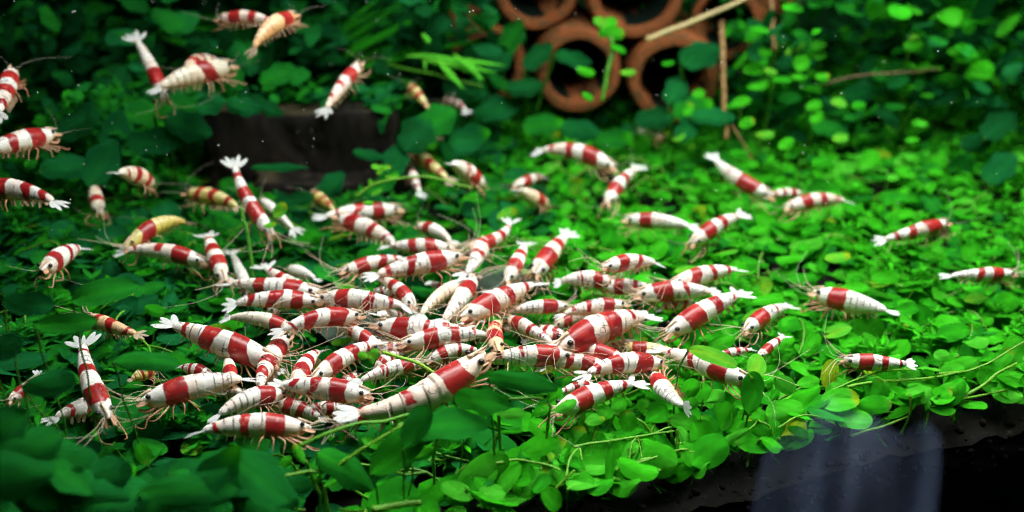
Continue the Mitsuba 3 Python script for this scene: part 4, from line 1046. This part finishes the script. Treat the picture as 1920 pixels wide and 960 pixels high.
x, y, s, r = carpet(16000, 21)
n = len(x)
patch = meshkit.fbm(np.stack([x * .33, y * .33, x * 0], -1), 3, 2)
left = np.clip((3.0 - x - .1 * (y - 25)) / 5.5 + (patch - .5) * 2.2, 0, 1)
heap = np.exp(-((x - 0) / 5.5) ** 2 - ((y - 23.6) / 3.2) ** 2)
depth = r.beta(1.1, 2.2, n)
z = ground(x, y) - .05 - depth * .95 - heap * .3 + (patch - .5) * .5 * (1 - heap)
ln = r.uniform(.45, .92, n) * (1 + .25 * left) * np.interp(y, [15, 24, 40], [1.05, 1.0, .85])
ln *= .72 + .62 * meshkit.fbm(np.stack([x * .6, y * .6, x * 0 + 3], -1), 2, 4)
ln[r.random(n) < .25] *= .6
wd = ln * r.uniform(.6, .92, n)
az = r.uniform(0, 2 * np.pi, n)
el = np.clip(r.normal(.12, .32, n), -.6, 1.3)
axis = np.stack([np.cos(az) * np.cos(el), np.sin(az) * np.cos(el), np.sin(el)], -1)
nrm = np.stack([r.normal(0, .34, n), r.normal(-.22, .34, n), np.ones(n)], -1)
nrm[np.abs(el) > .9] = r.normal(0, 1, ((np.abs(el) > .9).sum(), 3))
pick = r.random(n)
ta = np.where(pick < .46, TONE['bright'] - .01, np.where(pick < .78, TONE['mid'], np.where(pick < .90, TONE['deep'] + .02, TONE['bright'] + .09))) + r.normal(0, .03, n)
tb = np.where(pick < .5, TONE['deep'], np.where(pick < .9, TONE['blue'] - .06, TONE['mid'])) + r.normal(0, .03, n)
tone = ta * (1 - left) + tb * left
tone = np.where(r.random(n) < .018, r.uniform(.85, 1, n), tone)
base = np.stack([x, y, z], -1) - axis * (ln / 2)[:, None]
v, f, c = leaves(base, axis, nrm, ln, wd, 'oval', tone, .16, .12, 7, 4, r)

# the leaves that show largest are parts of patch plants, the rest one carpet
mid = np.stack([x, y, z], -1)
d = np.linalg.norm(mid - EYE, axis=1)
dd = mid - EYE
zc = dd[:, 1] * math.cos(PITCH) - dd[:, 2] * math.sin(PITCH)
uu, vv = dd[:, 0] / zc, (dd[:, 1] * math.sin(PITCH) + dd[:, 2] * math.cos(PITCH)) / zc
inside = (np.abs(uu) < .45) & (np.abs(vv) < .225)
size = np.where(inside & (depth < .3), ln / d, 0)
big = np.argsort(-size)[:190]
isbig = np.zeros(n, bool)
isbig[big] = True
# patches by place
cell = {}
for i in big:
    cell.setdefault((int(np.floor((uu[i] + .5) / .2)), int(vv[i] > -.12)), []).append(i)
PLACE = ['far left', 'left', 'centre left', 'centre right', 'right', 'far right']
used = set()
for (cu, cv), idx in sorted(cell.items()):
    lab = f'patch of {"dark" if cu < 2 else "bright"} small leaved creeping plant at the {PLACE[min(cu, 5)]}, {"farther back" if cv else "near the pane"}'
    t = thing('creeping_plant', lab, 'aquatic plant', 'creeping plants of the carpet')
    for i in idx:
        part(t, 'leaf', (v[i], f), 'leaf', smooth=True, uv=c[i])
    o = np.array(sorted(idx, key=lambda i: x[i]))[:: max(1, len(idx) // 5)]
    if len(o) > 1:
        pts = mid[o] - np.array([0, 0, .35])
        stem_part(t, .035, pts, .22, name='runner')
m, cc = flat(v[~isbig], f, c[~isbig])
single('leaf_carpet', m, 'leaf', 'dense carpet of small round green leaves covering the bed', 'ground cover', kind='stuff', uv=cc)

for q, r_ in enumerate(MID_LEAVES):
    if q == 0:
        mids = [thing('creeping_plant', 'creeping plant with broad shiny round leaves standing up among the shrimps in the middle', 'aquatic plant'),
                thing('creeping_plant', 'creeping plant with flat broad leaves spread over the right of the carpet', 'aquatic plant')]
    leaf_part(mids[int(r_[0] > 5)], r_[0:3], r_[3:6], r_[6], r_[7], 'oval', ['bright', 'mid', 'pale', 'bright'][q % 4] if r_[0] > -6 else 'mid', cup=.2)

# petioles and runners of the carpet, sprigs of narrow leaflets
k = r.choice(n, 2600, replace=False)
ms, cs = [], []
for i in k:
    b = base[i]
    e = b + np.array([r.normal(0, .25), r.normal(0, .25), -.6 - .3 * r.random()])
    t_ = tube([b, (b + e) / 2 + r.normal(0, .06, 3), e], [.02, .022, .025], 4, False)
    ms.append(t_)
    cs.append(np.tile([.2, r.uniform(.6, 1.2)], (len(t_[0]), 1)))
for i in range(240):
    x0, y0 = r.uniform(-14, 18), r.uniform(15.5, 34)
    if sdist(x0, y0) < .5:
        continue
    a, L = r.uniform(0, 6.28), r.uniform(1, 3)
    u = np.linspace(0, 1, 9)
    px, py = x0 + np.cos(a) * L * u + .2 * np.sin(u * 5), y0 + np.sin(a) * L * u * .6 + .2 * np.cos(u * 4)
    t_ = tube(np.stack([px, py, ground(px, py) - .25 + .2 * np.sin(u * 6 + i) + r.normal(0, .1)], -1), .028, 5)
    ms.append(t_)
    cs.append(np.tile([.3, r.uniform(.6, 1.2)], (len(t_[0]), 1)))
single('carpet_runners', join(ms), 'stem', 'thin green runners and leaf stalks woven through the carpet', 'ground cover', kind='stuff', uv=np.vstack(cs))

n2 = 2600
sx, sy = r.uniform(-20, 24, n2), r.uniform(15, 40, n2)
dens = meshkit.fbm(np.stack([sx * .5, sy * .5, sx * 0 + 7], -1), 2, 9)
ok = (sdist(sx, sy) > np.where((sx > -7) & (sx < 14), 2.2, .6)) & frustum_ok(np.stack([sx, sy, ground(sx, sy)], -1)) & (dens > .42) & ~((sx > -9.8) & (sx < -3) & (sy > 31))
sx, sy = sx[ok], sy[ok]
B, AXS, NR, LN = [], [], [], []
hp = np.exp(-((sx - 0) / 5.5) ** 2 - ((sy - 23.6) / 3.2) ** 2)
for i in range(len(sx)):
    top = np.array([sx[i], sy[i], ground(sx[i], sy[i]) - .15 - .5 * hp[i] + r.uniform(-.2, .35)])
    for k_ in range(3):
        a0 = r.uniform(0, 6.28)
        for q in range(5):
            a = a0 + q * 1.257
            e_ = r.uniform(.1, .8)
            B.append(top - np.array([0, 0, k_ * .16]))
            AXS.append([np.cos(a) * np.cos(e_), np.sin(a) * np.cos(e_), np.sin(e_)])
            NR.append([-np.cos(a) * np.sin(e_), -np.sin(a) * np.sin(e_), np.cos(e_)])
            LN.append(r.uniform(.16, .34) * (1.25 if sx[i] < -2 else 1))
LN = np.array(LN)
TS = np.array(B)[:, 0]
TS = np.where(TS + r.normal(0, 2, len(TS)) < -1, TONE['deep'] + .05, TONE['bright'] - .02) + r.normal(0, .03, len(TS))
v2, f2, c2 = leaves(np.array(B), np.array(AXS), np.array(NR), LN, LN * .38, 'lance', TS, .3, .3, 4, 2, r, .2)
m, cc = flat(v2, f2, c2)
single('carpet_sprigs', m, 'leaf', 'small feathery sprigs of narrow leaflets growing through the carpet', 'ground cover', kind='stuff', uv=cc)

# ------------------------------------------------------------------ the dark foliage behind
def thicket(n, seed, lo, hi, sizes, tones, shape, keepout, zmax):
    r = np.random.default_rng(seed)
    x, y = r.uniform(lo[0], hi[0], n), r.uniform(lo[1], hi[1], n)
    g0 = ground(x, y)
    z = g0 - .5 + (zmax - g0 + .5) * r.random(n)
    p = np.stack([x, y, z], -1)
    clump = meshkit.fbm(p * .45, 3, seed)
    ok = frustum_ok(p) & (clump > (.49 if shape == 'lobed' else .45)) & keepout(x, y, z) & (sdist(x, y) < 32) & (sdist(x, y) > 8)
    p, clump = p[ok], clump[ok]
    n = len(p)
    L = r.uniform(*sizes, n)
    az, el = r.uniform(0, 6.28, n), np.clip(r.normal(.05, .5, n), -1.2, 1.2)
    ax = np.stack([np.cos(az) * np.cos(el), np.sin(az) * np.cos(el), np.sin(el)], -1)
    nr = np.stack([r.normal(0, .5, n), r.normal(-.6, .5, n), np.ones(n)], -1)
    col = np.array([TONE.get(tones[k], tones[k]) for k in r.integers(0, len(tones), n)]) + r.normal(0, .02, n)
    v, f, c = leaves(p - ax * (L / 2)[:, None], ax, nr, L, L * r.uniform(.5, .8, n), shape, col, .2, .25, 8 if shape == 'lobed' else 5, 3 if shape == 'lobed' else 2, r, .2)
    return flat(v, f, c)


pipes_clear = lambda x, y, z: ~((x > -.4) & (x < 7.2) & (y < 38.4) & (z > 2.0)) & ~((x > -10.2) & (x < -2.6) & (y > 29) & (y < 37.2) & (z < 4.4))
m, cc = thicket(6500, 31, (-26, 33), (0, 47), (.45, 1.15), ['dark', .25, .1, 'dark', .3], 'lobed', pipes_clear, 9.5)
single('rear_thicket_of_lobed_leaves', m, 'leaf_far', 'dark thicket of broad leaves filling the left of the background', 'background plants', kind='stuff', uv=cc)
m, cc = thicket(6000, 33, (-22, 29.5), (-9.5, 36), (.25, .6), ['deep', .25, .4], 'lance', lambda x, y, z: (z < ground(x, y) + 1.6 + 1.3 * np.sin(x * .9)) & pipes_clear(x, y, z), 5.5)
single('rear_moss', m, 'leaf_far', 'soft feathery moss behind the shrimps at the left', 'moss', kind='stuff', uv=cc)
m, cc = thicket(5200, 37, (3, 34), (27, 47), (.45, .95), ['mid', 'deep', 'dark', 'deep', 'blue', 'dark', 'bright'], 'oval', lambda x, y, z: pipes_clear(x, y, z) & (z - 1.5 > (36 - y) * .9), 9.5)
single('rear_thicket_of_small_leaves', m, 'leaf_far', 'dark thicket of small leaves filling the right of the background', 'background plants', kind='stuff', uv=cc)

mt = np.random.default_rng(5)
nt = 240
tp = np.stack([mt.uniform(-9.8, -3.2, nt), mt.uniform(31.9, 34.2, nt), 3.8 + mt.normal(0, .22, nt)], -1)
tp = tp[meshkit.fbm(tp * .6, 2, 8) > .47]
nt = len(tp)
az = mt.uniform(0, 6.28, nt)
ax = np.stack([np.cos(az), np.sin(az), mt.normal(.2, .5, nt)], -1)
v, f, c = leaves(tp, ax, np.stack([mt.normal(0, .4, nt), mt.normal(-.4, .4, nt), np.ones(nt)], -1), mt.uniform(.3, .7, nt), mt.uniform(.2, .45, nt), 'oval', mt.choice([.2, .33, .4, .1], nt), .2, .3, 5, 3, mt, .2)
m, cc = flat(v, f, c)
single('slab_moss', m, 'leaf_far', 'tufts of small dark leaves growing on top of the slab', 'moss', kind='stuff', uv=cc)

# ------------------------------------------------------------------ food: limp grey green leaf pieces under the heap
def limp_leaf(cx, cy, rx, ry, rot, seed):
    k, rr = 40, 9
    ang = np.arange(k) * 2 * np.pi / k
    edge = 1 + .25 * (meshkit.noise(np.stack([np.cos(ang) * 2, np.sin(ang) * 2, ang * 0 + seed], -1), seed) - .5)
    v = [[cx, cy]]
    for q in range(1, rr + 1):
        u = q / rr * edge
        a, b = np.cos(ang) * u * rx, np.sin(ang) * u * ry
        v += np.stack([cx + a * math.cos(rot) - b * math.sin(rot), cy + a * math.sin(rot) + b * math.cos(rot)], -1).tolist()
    v = np.array(v)
    z = ground(v[:, 0], v[:, 1]) + .02 + .35 * (meshkit.fbm(np.stack([v[:, 0] * 1.3, v[:, 1] * 1.3, v[:, 0] * 0 + seed], -1), 3, seed) - .5)
    v = np.column_stack([v, z])
    f = [[0, 1 + i, 1 + (i + 1) % k] for i in range(k)]
    for q in range(rr - 1):
        for i in range(k):
            a, b, c_, d_ = 1 + q * k + i, 1 + q * k + (i + 1) % k, 1 + (q + 1) * k + (i + 1) % k, 1 + (q + 1) * k + i
            f += [[a, d_, c_], [a, c_, b]]
    f = np.array(f)
    return np.vstack([v, v - np.array([0, 0, .04])]), np.vstack([f, f[:, ::-1] + len(v)])


def limp_fn(p, n, uv):
    q = p * 100
    return mix([.008, .02, .011], [.04, .085, .05], fbm(q.x * 3, q.y * 3, q.z * 3, 4))


scene['limp'] = twosided({'type': 'principled', 'base_color': mikit.proc(limp_fn), 'roughness': .6})
single('food_leaf', limp_leaf(-.1, 25.6, 1.0, .5, .2, 3), 'limp', 'limp grey green leaf of food at the back centre of the heap', 'food leaf')
single('food_leaf', limp_leaf(-3.9, 23.2, 1.0, .6, -.3, 5), 'limp', 'limp grey green leaf of food under the left of the heap', 'food leaf')

# ------------------------------------------------------------------ shrimps
PAT = {'A': [(.205, .37, 1), (.505, .60, 1), (.74, .785, .9)], 'A2': [(.205, .375, 1), (.51, .59, .75), (.74, .77, .4)], 'B': [(.19, .37, .95), (.50, .56, .3), (.74, .78, .25)],
       'B2': [(.165, .335, 1), (.55, .61, .22), (.77, .79, .15)], 'C': [(.20, .40, .97)], 'C2': [(.2, .42, .95), (.57, .62, .6)], 'D': [(.195, .395, 1), (.53, .645, 1), (.76, .80, .9)],
       'D2': [(.15, .38, 1), (.52, .61, 1), (.72, .76, 1)], 'E': [(.2, .34, .95), (.42, .45, .9), (.50, .53, .9), (.58, .61, .8)], 'F': [(.19, .31, 1), (.45, .56, 1), (.7, .76, .8)],
       'F2': [(.13, .30, 1), (.45, .58, .95), (.70, .74, .4)], 'G': [(.15, .34, 1)], 'H': [(.28, .43, 1)], 'K': [(.1, .3, 1), (.42, .46, .7), (.5, .53, .75), (.6, .62, .45), (.68, .70, .4)],
       'S': [(.15, .33, .9)], 'U': [(.14, .34, 1)], 'N': []}
PROF_T = np.array([0, .03, .07, .12, .18, .26, .34, .40, .46, .55, .64, .72, .79, .84, .87, .88])
PROF_D = np.array([.010, .026, .044, .060, .074, .084, .089, .087, .083, .076, .066, .054, .043, .034, .026, .004])
PROF_V = np.array([.012, .034, .056, .074, .086, .094, .096, .089, .086, .084, .072, .055, .040, .028, .020, .004])
PROF_W = np.array([.010, .027, .046, .060, .070, .076, .078, .074, .070, .064, .056, .047, .039, .033, .027, .004])
PROF_T = np.append(PROF_T, 1.0)
PROF_D, PROF_V, PROF_W = (np.append(p_, .004) for p_ in (PROF_D, PROF_V, PROF_W))
BALL = trimesh.creation.icosphere(subdivisions=2, radius=1)
PADDLE = trimesh.creation.icosphere(subdivisions=2, radius=1)


def sstep(a, b, x):
    t = np.clip((x - a) / (b - a), 0, 1)
    return t * t * (3 - 2 * t)


def build_shrimp(row, idx):
    hx, hy, hz, tx, ty, tz, pat, tint, arch, side, roll, fat, flare, full, label = row
    r = np.random.default_rng(500 + idx)
    H, Tl = np.array([hx, hy, hz]), np.array([tx, ty, tz])
    L = np.linalg.norm(H - Tl)
    fwd = (H - Tl) / L
    up = np.array([0, 0, 1.0]) - fwd[2] * fwd
    up = unit(up) if np.linalg.norm(up) > .05 else unit(np.array([0, -1.0, 0]) - fwd * -fwd[1])
    lat = np.cross(up, fwd)
    ra = math.radians(roll + r.normal(0, 9))
    up, lat = up * math.cos(ra) + lat * math.sin(ra), lat * math.cos(ra) - up * math.sin(ra)
    sd = side + r.normal(0, .045)
    ar = arch + r.normal(0, .022)
    S = max(L, 1.75 if full else 1.5) * fat * 1.18     # girth follows the usual size of a grown shrimp, even when short

    def centre(t):
        t = np.asarray(t, float)
        hump = 4 * t * (1 - t) * (1 + .5 * (t - .5))
        return H + (Tl - H) * t[..., None] + (up * ar + lat * sd) * (L * hump)[..., None]

    def frame(t):
        d = unit(centre(np.asarray(t) - .01) - centre(np.asarray(t) + .01))
        u = unit(up - (d * up).sum(-1, keepdims=True) * d)
        return d, u, np.cross(u, d)

    def at(t, l, u_):
        """A point of the shrimp: along the body, sideways and dorsal in body lengths."""
        c, (d, uu, ll) = centre(np.array(t)), frame(np.array(t))
        return c + ll * l * S + uu * u_ * S

    root = thing('shrimp', label, 'shrimp', 'red and white banded shrimps')
    nr, na = (88, 26) if full else (52, 18)
    t = np.concatenate([np.linspace(0, .14, nr // 5, endpoint=False), np.linspace(.14, .88, nr - nr // 5)])
    hd, hv, w = np.interp(t, PROF_T, PROF_D), np.interp(t, PROF_T, PROF_V), np.interp(t, PROF_T, PROF_W)
    kern = np.array([1, 2, 3, 2, 1]) / 9
    hd, hv, w = (np.convolve(np.pad(q, 2, 'edge'), kern, 'valid') for q in (hd, hv, w))
    seams = np.array([.40, .475, .55, .625, .70, .775, .87])
    ab = np.clip(np.searchsorted(seams, t) - 1, 0, 5)
    fr = np.clip((t - seams[ab]) / (seams[ab + 1] - seams[ab]), 0, 1)
    relief = np.where(t > .40, 1 + .055 * (fr ** 1.5 - .4), 1 + .03 * sstep(.3, .40, t))
    pleura = np.where((t > .40) & (t < .8), 1 + .10 * np.sin(np.pi * fr), 1)
    ph = np.arange(na) * 2 * np.pi / na
    cphi, sphi = np.cos(ph), np.sin(ph)
    cp, (dv, uv_, lv) = centre(t), frame(t)
    vert = np.where(cphi[None] > 0, hd[:, None] * cphi[None], (hv * pleura)[:, None] * cphi[None]) * relief[:, None]
    latr = w[:, None] * np.sign(sphi)[None] * np.abs(sphi)[None] ** .9 * relief[:, None] * np.where(cphi < 0, 1 - .22 * cphi ** 2, 1)[None]
    vert = vert + .012 * sstep(.14, .0, t)[:, None]
    bump = 1 + .03 * (meshkit.noise(np.stack([np.broadcast_to(t[:, None] * 22, vert.shape), np.broadcast_to(cphi[None] * 2.2, vert.shape), np.broadcast_to(sphi[None] * 2.2 + idx, vert.shape)], -1)) - .5)
    V = (cp[:, None] + (latr * bump * S)[..., None] * lv[:, None] + (vert * bump * S)[..., None] * uv_[:, None]).reshape(-1, 3)
    i, j = np.meshgrid(np.arange(nr - 1), np.arange(na), indexing='ij')
    q = np.stack([i * na + j, i * na + (j + 1) % na, (i + 1) * na + (j + 1) % na, (i + 1) * na + j], -1).reshape(-1, 4)
    Fc = np.vstack([q[:, [0, 1, 2]], q[:, [0, 2, 3]]])[:, ::-1]
    # colours
    tt, vv_, sn = np.repeat(t, na), np.tile(cphi, nr), np.tile(sphi, nr)
    P3 = np.stack([tt * 13, vv_ * 1.3, sn * 1.3], -1) + idx * 3.7
    jit = (meshkit.fbm(P3, 3, idx) - .5)
    te = tt + .05 * jit
    row = (.46 if pat == 'B2' else .20) + .10 * meshkit.noise(P3 * 1.6, 5) - .16 * sstep(.1, .8, vv_) + .50 * sstep(.15, -.85, vv_ + .3 * jit)
    sm = np.exp(-(np.abs(tt[:, None] - seams[None, :6]).min(1) / .0075) ** 2) * sstep(.30, .55, meshkit.noise(P3 + 9, 8)) * sstep(-1, -.3, vv_)
    mark = -sm * .9
    for (a, b, ext) in PAT[pat]:
        a, b = a + r.normal(0, .012), b + r.normal(0, .012)
        e = .016
        skew = .03 * (vv_ - .2) * r.normal(0, 1)
        band = np.minimum(np.clip((te + skew - a) / e * .5 + .5, 0, 1), np.clip((b - te - skew * .5) / e * .5 + .5, 0, 1))
        lim = 1 - 2 * ext
        band = np.minimum(band, np.clip((vv_ + .5 * jit - lim) / .3 + .5, 0, 1))
        mark = np.where(band > .02, np.maximum(np.where(band > .4, band, mark + band), band), mark)
    face = sstep(.12, .06, tt) * sstep(.35, -.35, vv_)
    row = row * (1 - face) + face
    part(root, 'body', (V, Fc), SHELL[tint], smooth=True, uv=np.column_stack([np.clip(row, 0, 1), mark]))
    # beak, eyes, mouth
    tan = .25

    def limb(name, pts, rad, c, n=10, sides=5, **kw):
        v, f_ = tube(spline(pts, n), np.linspace(rad[0], rad[1], n) * S, sides)
        part(root, name, (v, f_), 'limb', smooth=True, uv=np.column_stack([np.full(len(v), c), 1 + .12 * r.normal(0, 1, len(v))]), **kw)

    limb('beak', [at(.12, 0, .066), at(.05, 0, .058), at(-.025, 0, .048)], (.014, .003), .5, 6)
    for s_ in (1, -1):
        e = at(.078, s_ * .050, .036)
        part(root, 'eye', (BALL.vertices * .0175 * S + e, BALL.faces), 'eye_black')
    for s_ in (1, -1):
        a_, b_ = at(.08, s_ * .026, .004), at(-.045 + r.normal(0, .008), s_ * .042, .004)
        v, f_, c_ = leaves(a_, b_ - a_, lat * s_ * .8 + up, np.linalg.norm(b_ - a_), .036 * S, 'oval', .22, .2, .1, 6, 3, r, .05)
        part(root, 'antennal_scale', (v[0], f_), 'limb', uv=c_[0])
    for s_ in (1, -1):
        limb('mouthpart', [at(.13, s_ * .02, -.045), at(.06, s_ * .03, -.065), at(.0, s_ * .02, -.06), at(-.03, s_ * .012, -.03)], (.013, .006), tan, 8)
    # feelers
    for s_ in (1, -1):
        far = hy > 26.6
        a0, a1 = r.uniform(.2, 1.2), r.uniform(-.25, .7)
        k_ = r.uniform(.4, .85) * (.75 if far else 1)
        p0 = at(.04, s_ * .03, .005)
        d0 = fwd * 1.0 + lat * s_ * .5 * a0 + up * .25 * a1
        d1 = fwd * r.uniform(-.5, .8) + lat * s_ * a0 * 1.2 + up * r.uniform(-.15, .75)
        p1 = p0 + unit(d0) * .28 * L * k_
        p2 = p1 + unit(d0 * .5 + d1) * .38 * L * k_
        p3 = p2 + unit(d1 + up * -.1) * .45 * L * k_
        v, f_ = tube(spline([p0, p1, p2, p3], 22), np.linspace(.005, .0022, 22) * (.6 if far else 1), 4)
        part(root, 'feeler', (v, f_), 'limb', uv=np.tile([.75, 1], (len(v), 1)))
    for s_ in ((1, -1, 1.7, -1.7) if full and hy < 26.6 else ()):
        p0 = at(.03, s_ * .016, .022)
        v, f_ = tube(spline([p0, p0 + (fwd * .16 + lat * s_ * .06 + up * .05) * L, p0 + (fwd * .28 + lat * s_ * r.uniform(.1, .25) + up * r.uniform(-.08, .2)) * L * r.uniform(.9, 1.5)], 10), np.linspace(.008, .004, 10), 4)
        part(root, 'short_feeler', (v, f_), 'limb', uv=np.tile([.55, 1], (len(v), 1)))
    # legs: front pairs reach to the mouth, rear pairs stand
    pairs = 5 if full else 3
    for q_ in range(pairs):
        tb = .17 + .05 * q_ if full else .19 + .08 * q_
        for s_ in (1, -1):
            f0 = (.13, .09, .05, .01, -.04)[q_ if full else q_ + 1]
            jx = r.normal(0, .02, 3)
            pts = [at(tb, s_ * .035, -.07), at(tb - f0 * .9 + jx[0], s_ * (.075 + jx[1]), -.098), at(tb - f0 * 1.7 + jx[2], s_ * (.085 + jx[1]), -(.135 if q_ < 2 else .165) + jx[0] * .5)]
            if q_ < 2:
                pts.append(at(tb - f0 * 1.9 - .03, s_ * .04, -.125))
            limb('leg', pts, (.0075 * (.75 if far else 1), .0035), .32 if r.random() < .6 else .08, 9, 5)
    if full:
        ms_ = []
        for q_ in range(5):
            for s_ in (1, -1):
                a_ = at(.45 + .075 * q_, s_ * .03, -.06 + .008 * q_)
                b_ = at(.47 + .075 * q_, s_ * .045, -.135 + .012 * q_)
                v, f_, c_ = leaves(a_, b_ - a_, fwd, np.linalg.norm(b_ - a_), .04 * S, 'oval', .5, .2, .1, 4, 2, r, .05)
                ms_.append((v[0], f_))
        mm = join(ms_)
        part(root, 'swimmerets', mm, 'limb', uv=np.tile([.48, 1], (len(mm[0]), 1)), kind='stuff')
    # tail fan
    te_ = np.array(.855)
    d, u_, l_ = frame(te_)
    d, u_, l_ = -d, u_, l_
    o = centre(te_)
    fl = L * .18
    for ang, tip, nm in ((0, 1, 'tail_spine'), (18, 1.0, 'tail_plate'), (-18, 1.0, 'tail_plate'), (46, .94, 'tail_plate'), (-46, .94, 'tail_plate')):
        a_ = math.radians(ang * (.22 + .95 * flare) + r.normal(0, 3))
        ax = d * math.cos(a_) + l_ * math.sin(a_) + u_ * (.03 if ang == 0 else r.normal(-.04, .05) + .10 * (abs(ang) > 20) * flare)
        ax = unit(ax)
        sd_ = unit(np.cross(u_, ax))
        nn = np.cross(ax, sd_)
        ln_, wd_, th = fl * tip * (.8 if ang == 0 else 1.06), S * (.015 if ang == 0 else .024), S * .0045
        bv = PADDLE.vertices.copy()
        prof = np.where(bv[:, 0] < 0, .62 + .38 * (1 + bv[:, 0]), 1)
        P = o + ((bv[:, :1] + 1) * .5 * ln_) * ax + (bv[:, 1:2] * prof[:, None] * wd_) * sd_ + (bv[:, 2:3] * th) * nn
        pale = 1.0 if tint in 'wcpd' else .6
        base_red = sstep(-.55, -.75, bv[:, 0]) * (r.random() < .4) * .9
        part(root, nm, (P, PADDLE.faces), 'fan_plate', uv=np.column_stack([pale * (1 - base_red), np.full(len(P), 1.02)]))


for i_, row in enumerate(SHRIMPS):
    build_shrimp(row, i_)

# ------------------------------------------------------------------ specks drifting in the water
n = 260
r = np.random.default_rng(77)
px_, py_ = r.uniform(-12, 12, n), r.uniform(19, 36, n)
pz_ = ground(px_, py_) + .8 + r.random(n) * (8.5 - ground(px_, py_))
oct_ = trimesh.creation.icosphere(subdivisions=1, radius=1)
pv = np.stack([px_, py_, pz_], -1)[:, None] + oct_.vertices[None] * (r.uniform(.004, .016, (n, 1, 1)))
single('water_specks', (pv.reshape(-1, 3), (oct_.faces[None] + (np.arange(n) * len(oct_.vertices))[:, None, None]).reshape(-1, 3)), 'speck', 'tiny white specks drifting in the water', 'specks', kind='stuff')
